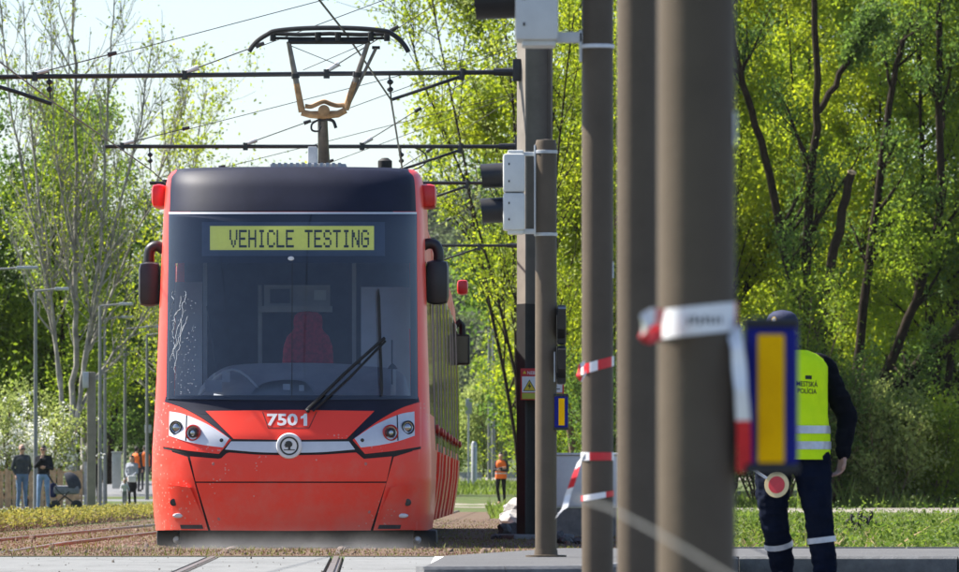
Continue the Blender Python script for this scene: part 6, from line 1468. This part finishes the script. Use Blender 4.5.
# two workers in orange far behind
for px, d, lab, tr_ in ((136.5, 270, 'left one of two workers in orange vests far down the path', 150), (145, 274, 'right one of two workers in orange vests far down the path', 200)):
    root, W, T, s = person(lab, px, d, 1.76, dict(top=cloth('shirt_dark', (0.05, 0.05, 0.055)), legs=cloth('work_trousers', (0.10, 0.14, 0.05) if px > 140 else (0.05, 0.05, 0.06))), dict(), R(tr_), 0.02, group='workers in orange vests far behind')
    vest_shell('vest', root, W, M_orange)
# worker in orange on the right
root, W, T, s = person('worker in an orange vest and dark trousers standing with folded arms on the dirt path', 501, 237, 1.76, dict(top=cloth('shirt_dark', (0.05, 0.05, 0.055)), legs=cloth('trousers_black', (0.018, 0.018, 0.02)), shoe=mat('boot_tan', (0.30, 0.18, 0.10), 0.8)),
                       dict(lel=(-0.22, -0.12, 1.14), lwr=(0.02, -0.24, 1.22), lhd=(1, -0.1, 0.2), rel=(0.23, -0.10, 1.13), rwr=(0.0, -0.22, 1.14), rhd=(-1, -0.1, 0.1), chin=(-0.02, -0.07, 1.55), head=(-0.005, -0.035, 1.60), lkn=(-0.12, -0.03, 0.5), lan=(-0.05, 0.05, 0.09), ltoe=(-0.08, -0.12, 0.035), rkn=(0.10, -0.01, 0.5), ran=(0.12, 0.03, 0.09), rtoe=(0.15, -0.13, 0.035)), R(0), 0.014)
vest_shell('vest', root, W, M_orange, band_m=M_refl, bands=((1.02, 1.06), (1.16, 1.20)), z0=0.86)

# ------------------------------------------------------------------ police officer behind the nearest box
d = 45.6; zg = road_z(2.0, d) - 0.004
NAVY = cloth('uniform_navy', (0.006, 0.007, 0.010)); NAVY2 = cloth('trousers_navy', (0.006, 0.009, 0.02))
root, W, T, s = person('police officer in a lime vest and dark uniform half hidden by the blurred blue box', 789, d, 1.80, dict(top=NAVY, legs=NAVY2), dict(
    neck=(-0.015, -0.02, 1.46), head=(-0.045, -0.06, 1.575), crown=(-0.045, -0.05, 1.645), chin=(-0.078, -0.105, 1.52), lsh=(-0.185, 0.0, 1.385), rsh=(0.225, 0.03, 1.375),
    lel=(-0.27, 0.0, 1.10), lwr=(-0.235, -0.17, 0.90), lhd=(0.15, -0.6, -0.6), rel=(0.37, 0.06, 1.08), rwr=(0.345, -0.03, 0.845), rhd=(-0.15, -0.15, -1),
    lhip=(-0.095, 0.01, 0.92), rhip=(0.12, 0.0, 0.92), lkn=(-0.105, 0.0, 0.50), rkn=(0.175, -0.10, 0.51), lan=(-0.035, 0.12, 0.10), ltoe=(-0.06, -0.03, 0.035), ran=(0.225, -0.10, 0.09), rtoe=(0.245, -0.26, 0.035)), 0.0, 0.0075, z0=zg, bulk=1.34)
v, f = vest_shell('lime_vest', root, W, M_lime, z0=0.80, band_m=M_refl, bands=((0.865, 0.915), (0.965, 1.015)),
                  rows=[(0.80, 0.262, 0.200), (0.9, 0.256, 0.192), (1.0, 0.250, 0.186), (1.1, 0.246, 0.180), (1.2, 0.246, 0.180), (1.28, 0.248, 0.182), (1.34, 0.252, 0.178), (1.385, 0.254, 0.168), (1.43, 0.235, 0.148), (1.465, 0.185, 0.124), (1.495, 0.115, 0.098)])
# vest print on the officer's left breast, laid on the vest's own surface
import mathutils
vb = mathutils.bvhtree.BVHTree.FromObject(v, bpy.context.evaluated_depsgraph_get())
def on_vest(px, py, off=0.003):
    p = P(px, py, d) - Vector(root.location); o_ = Vector((p.x, -1.0, p.z)); h = vb.ray_cast(o_, Vector((0, 1, 0)))[0]
    return (h if h else Vector((p.x, -0.16, p.z))) + Vector((0, -off, 0)) + Vector(root.location)
M_print = mat('vest_print', (0.02, 0.03, 0.02), 0.8)
for txt, x0, x1, y0, y1 in (('MESTSKÁ', 795.5, 816.5, 380.5, 387), ('POLÍCIA', 796.5, 815.5, 387.8, 394)):
    tv, tf = text_mesh(txt, 0.012); mb = MB(); mb.add([on_vest(x0 + (x1 - x0) * a, y1 - (y1 - y0) * b + (a - 0.5) * 1.0) for a, b in tv], tf); mb.build('lettering', M_print, v, smooth=False)
mb = MB(); mb.add([on_vest(x, y) for x, y in ((804, 379.6), (810.5, 379.8), (810.5, 376), (804, 375.8))], [(0, 1, 2, 3)]); mb.build('vest_badge', M_print, v, smooth=False)
# cap with badge
hd = Vector((-0.045, -0.055, 1.645)); capm = mat('cap_navy', (0.012, 0.018, 0.055), 0.85, noise=0.15, nscale=20, bump=0.2, bscale=60)
mb = MB(); rws = []
for (z, r) in ((-0.02, 0.100), (0.015, 0.104), (0.045, 0.100), (0.075, 0.084), (0.095, 0.055), (0.103, 0.015)):
    rws.append([W(hd + Vector((r * math.cos(t), r * 1.12 * math.sin(t), z + 0.0 * math.sin(t)))) for t in np.linspace(0, 2 * math.pi, 29)])
mb.grid(rws); cap = mb.build('cap', capm, root)
fw = Vector((-0.60, -0.80, 0)); sdv = Vector((-fw.y, fw.x, 0)); mb = MB(); rws = []
for q in np.linspace(0, 1, 5): rws.append([W(hd + (fw * math.cos(a) + sdv * math.sin(a)) * (0.098 + 0.075 * q * math.cos(a) ** 2) + Vector((0, 0, -0.015 - 0.03 * q))) for a in np.linspace(-1.2, 1.2, 13)])
mb.grid(rws, thick=(0, 0, -0.004)); mb.build('peak', capm, cap)
bcn = W(hd + Vector((-0.055, -0.094, 0.033))); ndir = Vector((-0.45, -0.85, 0.25))
bd = MB().lathe(bcn, [(0.026, 0), (0.026, 0.006), (0.019, 0.007)], ndir, 18, 0.8, 1.1).build('badge', mat('badge_gold', (0.55, 0.38, 0.10), 0.4, 0.4, noise=0.1, nscale=30), cap)
MB().lathe(bcn + ndir.normalized() * 0.0072, [(0.018, 0), (0.016, 0.002), (0.001, 0.003)], ndir, 16, 0.8, 1.1).build('badge_centre', T_white, cap)
# trouser reflective bands and belt pouch
for kn, an, t0 in (((-0.105, 0.0, 0.50), (-0.035, 0.12, 0.10), 0.55), ((0.175, -0.10, 0.51), (0.225, -0.10, 0.09), 0.48)):
    kn, an = Vector(kn), Vector(an); mb = MB(); a, b = kn.lerp(an, t0), kn.lerp(an, t0 + 0.085); r_ = 0.093
    mb.tube([W(a), W(b)], r_ * s, 22, cap=False); mb.build('trouser_band', M_refl, root)
mb = MB(); mb.box(tuple(W((0.14, -0.11, 0.90)) - Vector((0.05, 0.04, 0.07))), tuple(W((0.14, -0.11, 0.90)) + Vector((0.05, 0.04, 0.06))), 0, 0.015); mb.build('belt_pouch', NAVY, root)
# stop paddle held in the hidden hand
c = P(777, 485, d - 0.17); h0 = P(752, 469, d - 0.16)
pd = empty('stop_paddle', c, 'round red and cream stop paddle held low by the police officer', 'paddle')
n3 = Vector((-0.35, -0.93, 0.08))
MB().lathe(c, [(0.082, 0), (0.084, 0.004), (0.082, 0.008)], n3, 30).build('disc', mat('paddle_cream', (0.72, 0.58, 0.30), 0.5, noise=0.06, nscale=20), pd)
MB().lathe(c + n3 * 0.0085, [(0.056, 0), (0.055, 0.002), (0.001, 0.0025)], n3, 30).build('red_centre', mat('paddle_red', (0.60, 0.03, 0.04), 0.45, noise=0.06, nscale=20), pd)
MB().tube([c + (h0 - c).normalized() * 0.078, h0], 0.009, 8).build('handle', M_label, pd)

# ------------------------------------------------------------------ air: haze and the dust whirled up under the tram
def volume_box(name, lo, hi, m):
    MB().box(lo, hi).build(name, m, org=(0, 0, 0), smooth=False, kind='stuff')
hz = bpy.data.materials.new('haze_air'); hz.use_nodes = True; nt = hz.node_tree; nt.nodes.clear()
o_ = nt.nodes.new('ShaderNodeOutputMaterial'); pv = nt.nodes.new('ShaderNodeVolumePrincipled'); pv.inputs['Color'].default_value = (0.93, 0.96, 1.0, 1); pv.inputs['Density'].default_value = 0.000025; pv.inputs['Anisotropy'].default_value = 0.2
nt.links.new(pv.outputs[0], o_.inputs['Volume'])
du = bpy.data.materials.new('dust_cloud'); du.use_nodes = True; nt = du.node_tree; nt.nodes.clear(); N = nt.nodes.new; L = nt.links.new
o_ = N('ShaderNodeOutputMaterial'); pv2 = N('ShaderNodeVolumePrincipled'); pv2.inputs['Color'].default_value = (0.86, 0.82, 0.78, 1)
tc = N('ShaderNodeTexCoord'); mp = N('ShaderNodeMapping'); L(tc.outputs['Generated'], mp.inputs[0]); mp.inputs['Location'].default_value = (-1, -1, 0.0); mp.inputs['Scale'].default_value = (2, 2, 1)
sx_ = N('ShaderNodeSeparateXYZ'); L(mp.outputs[0], sx_.inputs[0])
def M_(op, a, b=None):
    n = N('ShaderNodeMath'); n.operation = op; n.use_clamp = False
    for i, q in enumerate((a, b)):
        if q is None: continue
        if isinstance(q, (int, float)): n.inputs[i].default_value = q
        else: L(q, n.inputs[i])
    return n.outputs[0]
rad = M_('ADD', M_('POWER', M_('ABSOLUTE', sx_.outputs[0]), 3.0), M_('POWER', M_('ABSOLUTE', sx_.outputs[1]), 2.0)); fall = M_('MAXIMUM', M_('SUBTRACT', 1.0, M_('ADD', rad, sx_.outputs[2])), 0.0)
no = N('ShaderNodeTexNoise'); no.inputs['Scale'].default_value = 1.5; no.inputs['Detail'].default_value = 5; L(tc.outputs['Object'], no.inputs['Vector'])
nz = M_('MAXIMUM', M_('MULTIPLY', M_('SUBTRACT', no.outputs['Fac'], 0.42), 5.0), 0.0)
L(M_('MULTIPLY', M_('MULTIPLY', M_('POWER', fall, 2.0), nz), 0.32), pv2.inputs['Density']); L(pv2.outputs[0], o_.inputs['Volume'])
volume_box('dust_cloud', (-3.7, 60.0, 0.02), (0.2, 64.9, 0.26), du)
USE_HAZE = True
if USE_HAZE: volume_box('haze', (-900, -80, -1.5), (900, 1700, 90), hz)
for o in bpy.data.objects:
    for k in ('_w', '_z'):
        if k in o: del o[k]
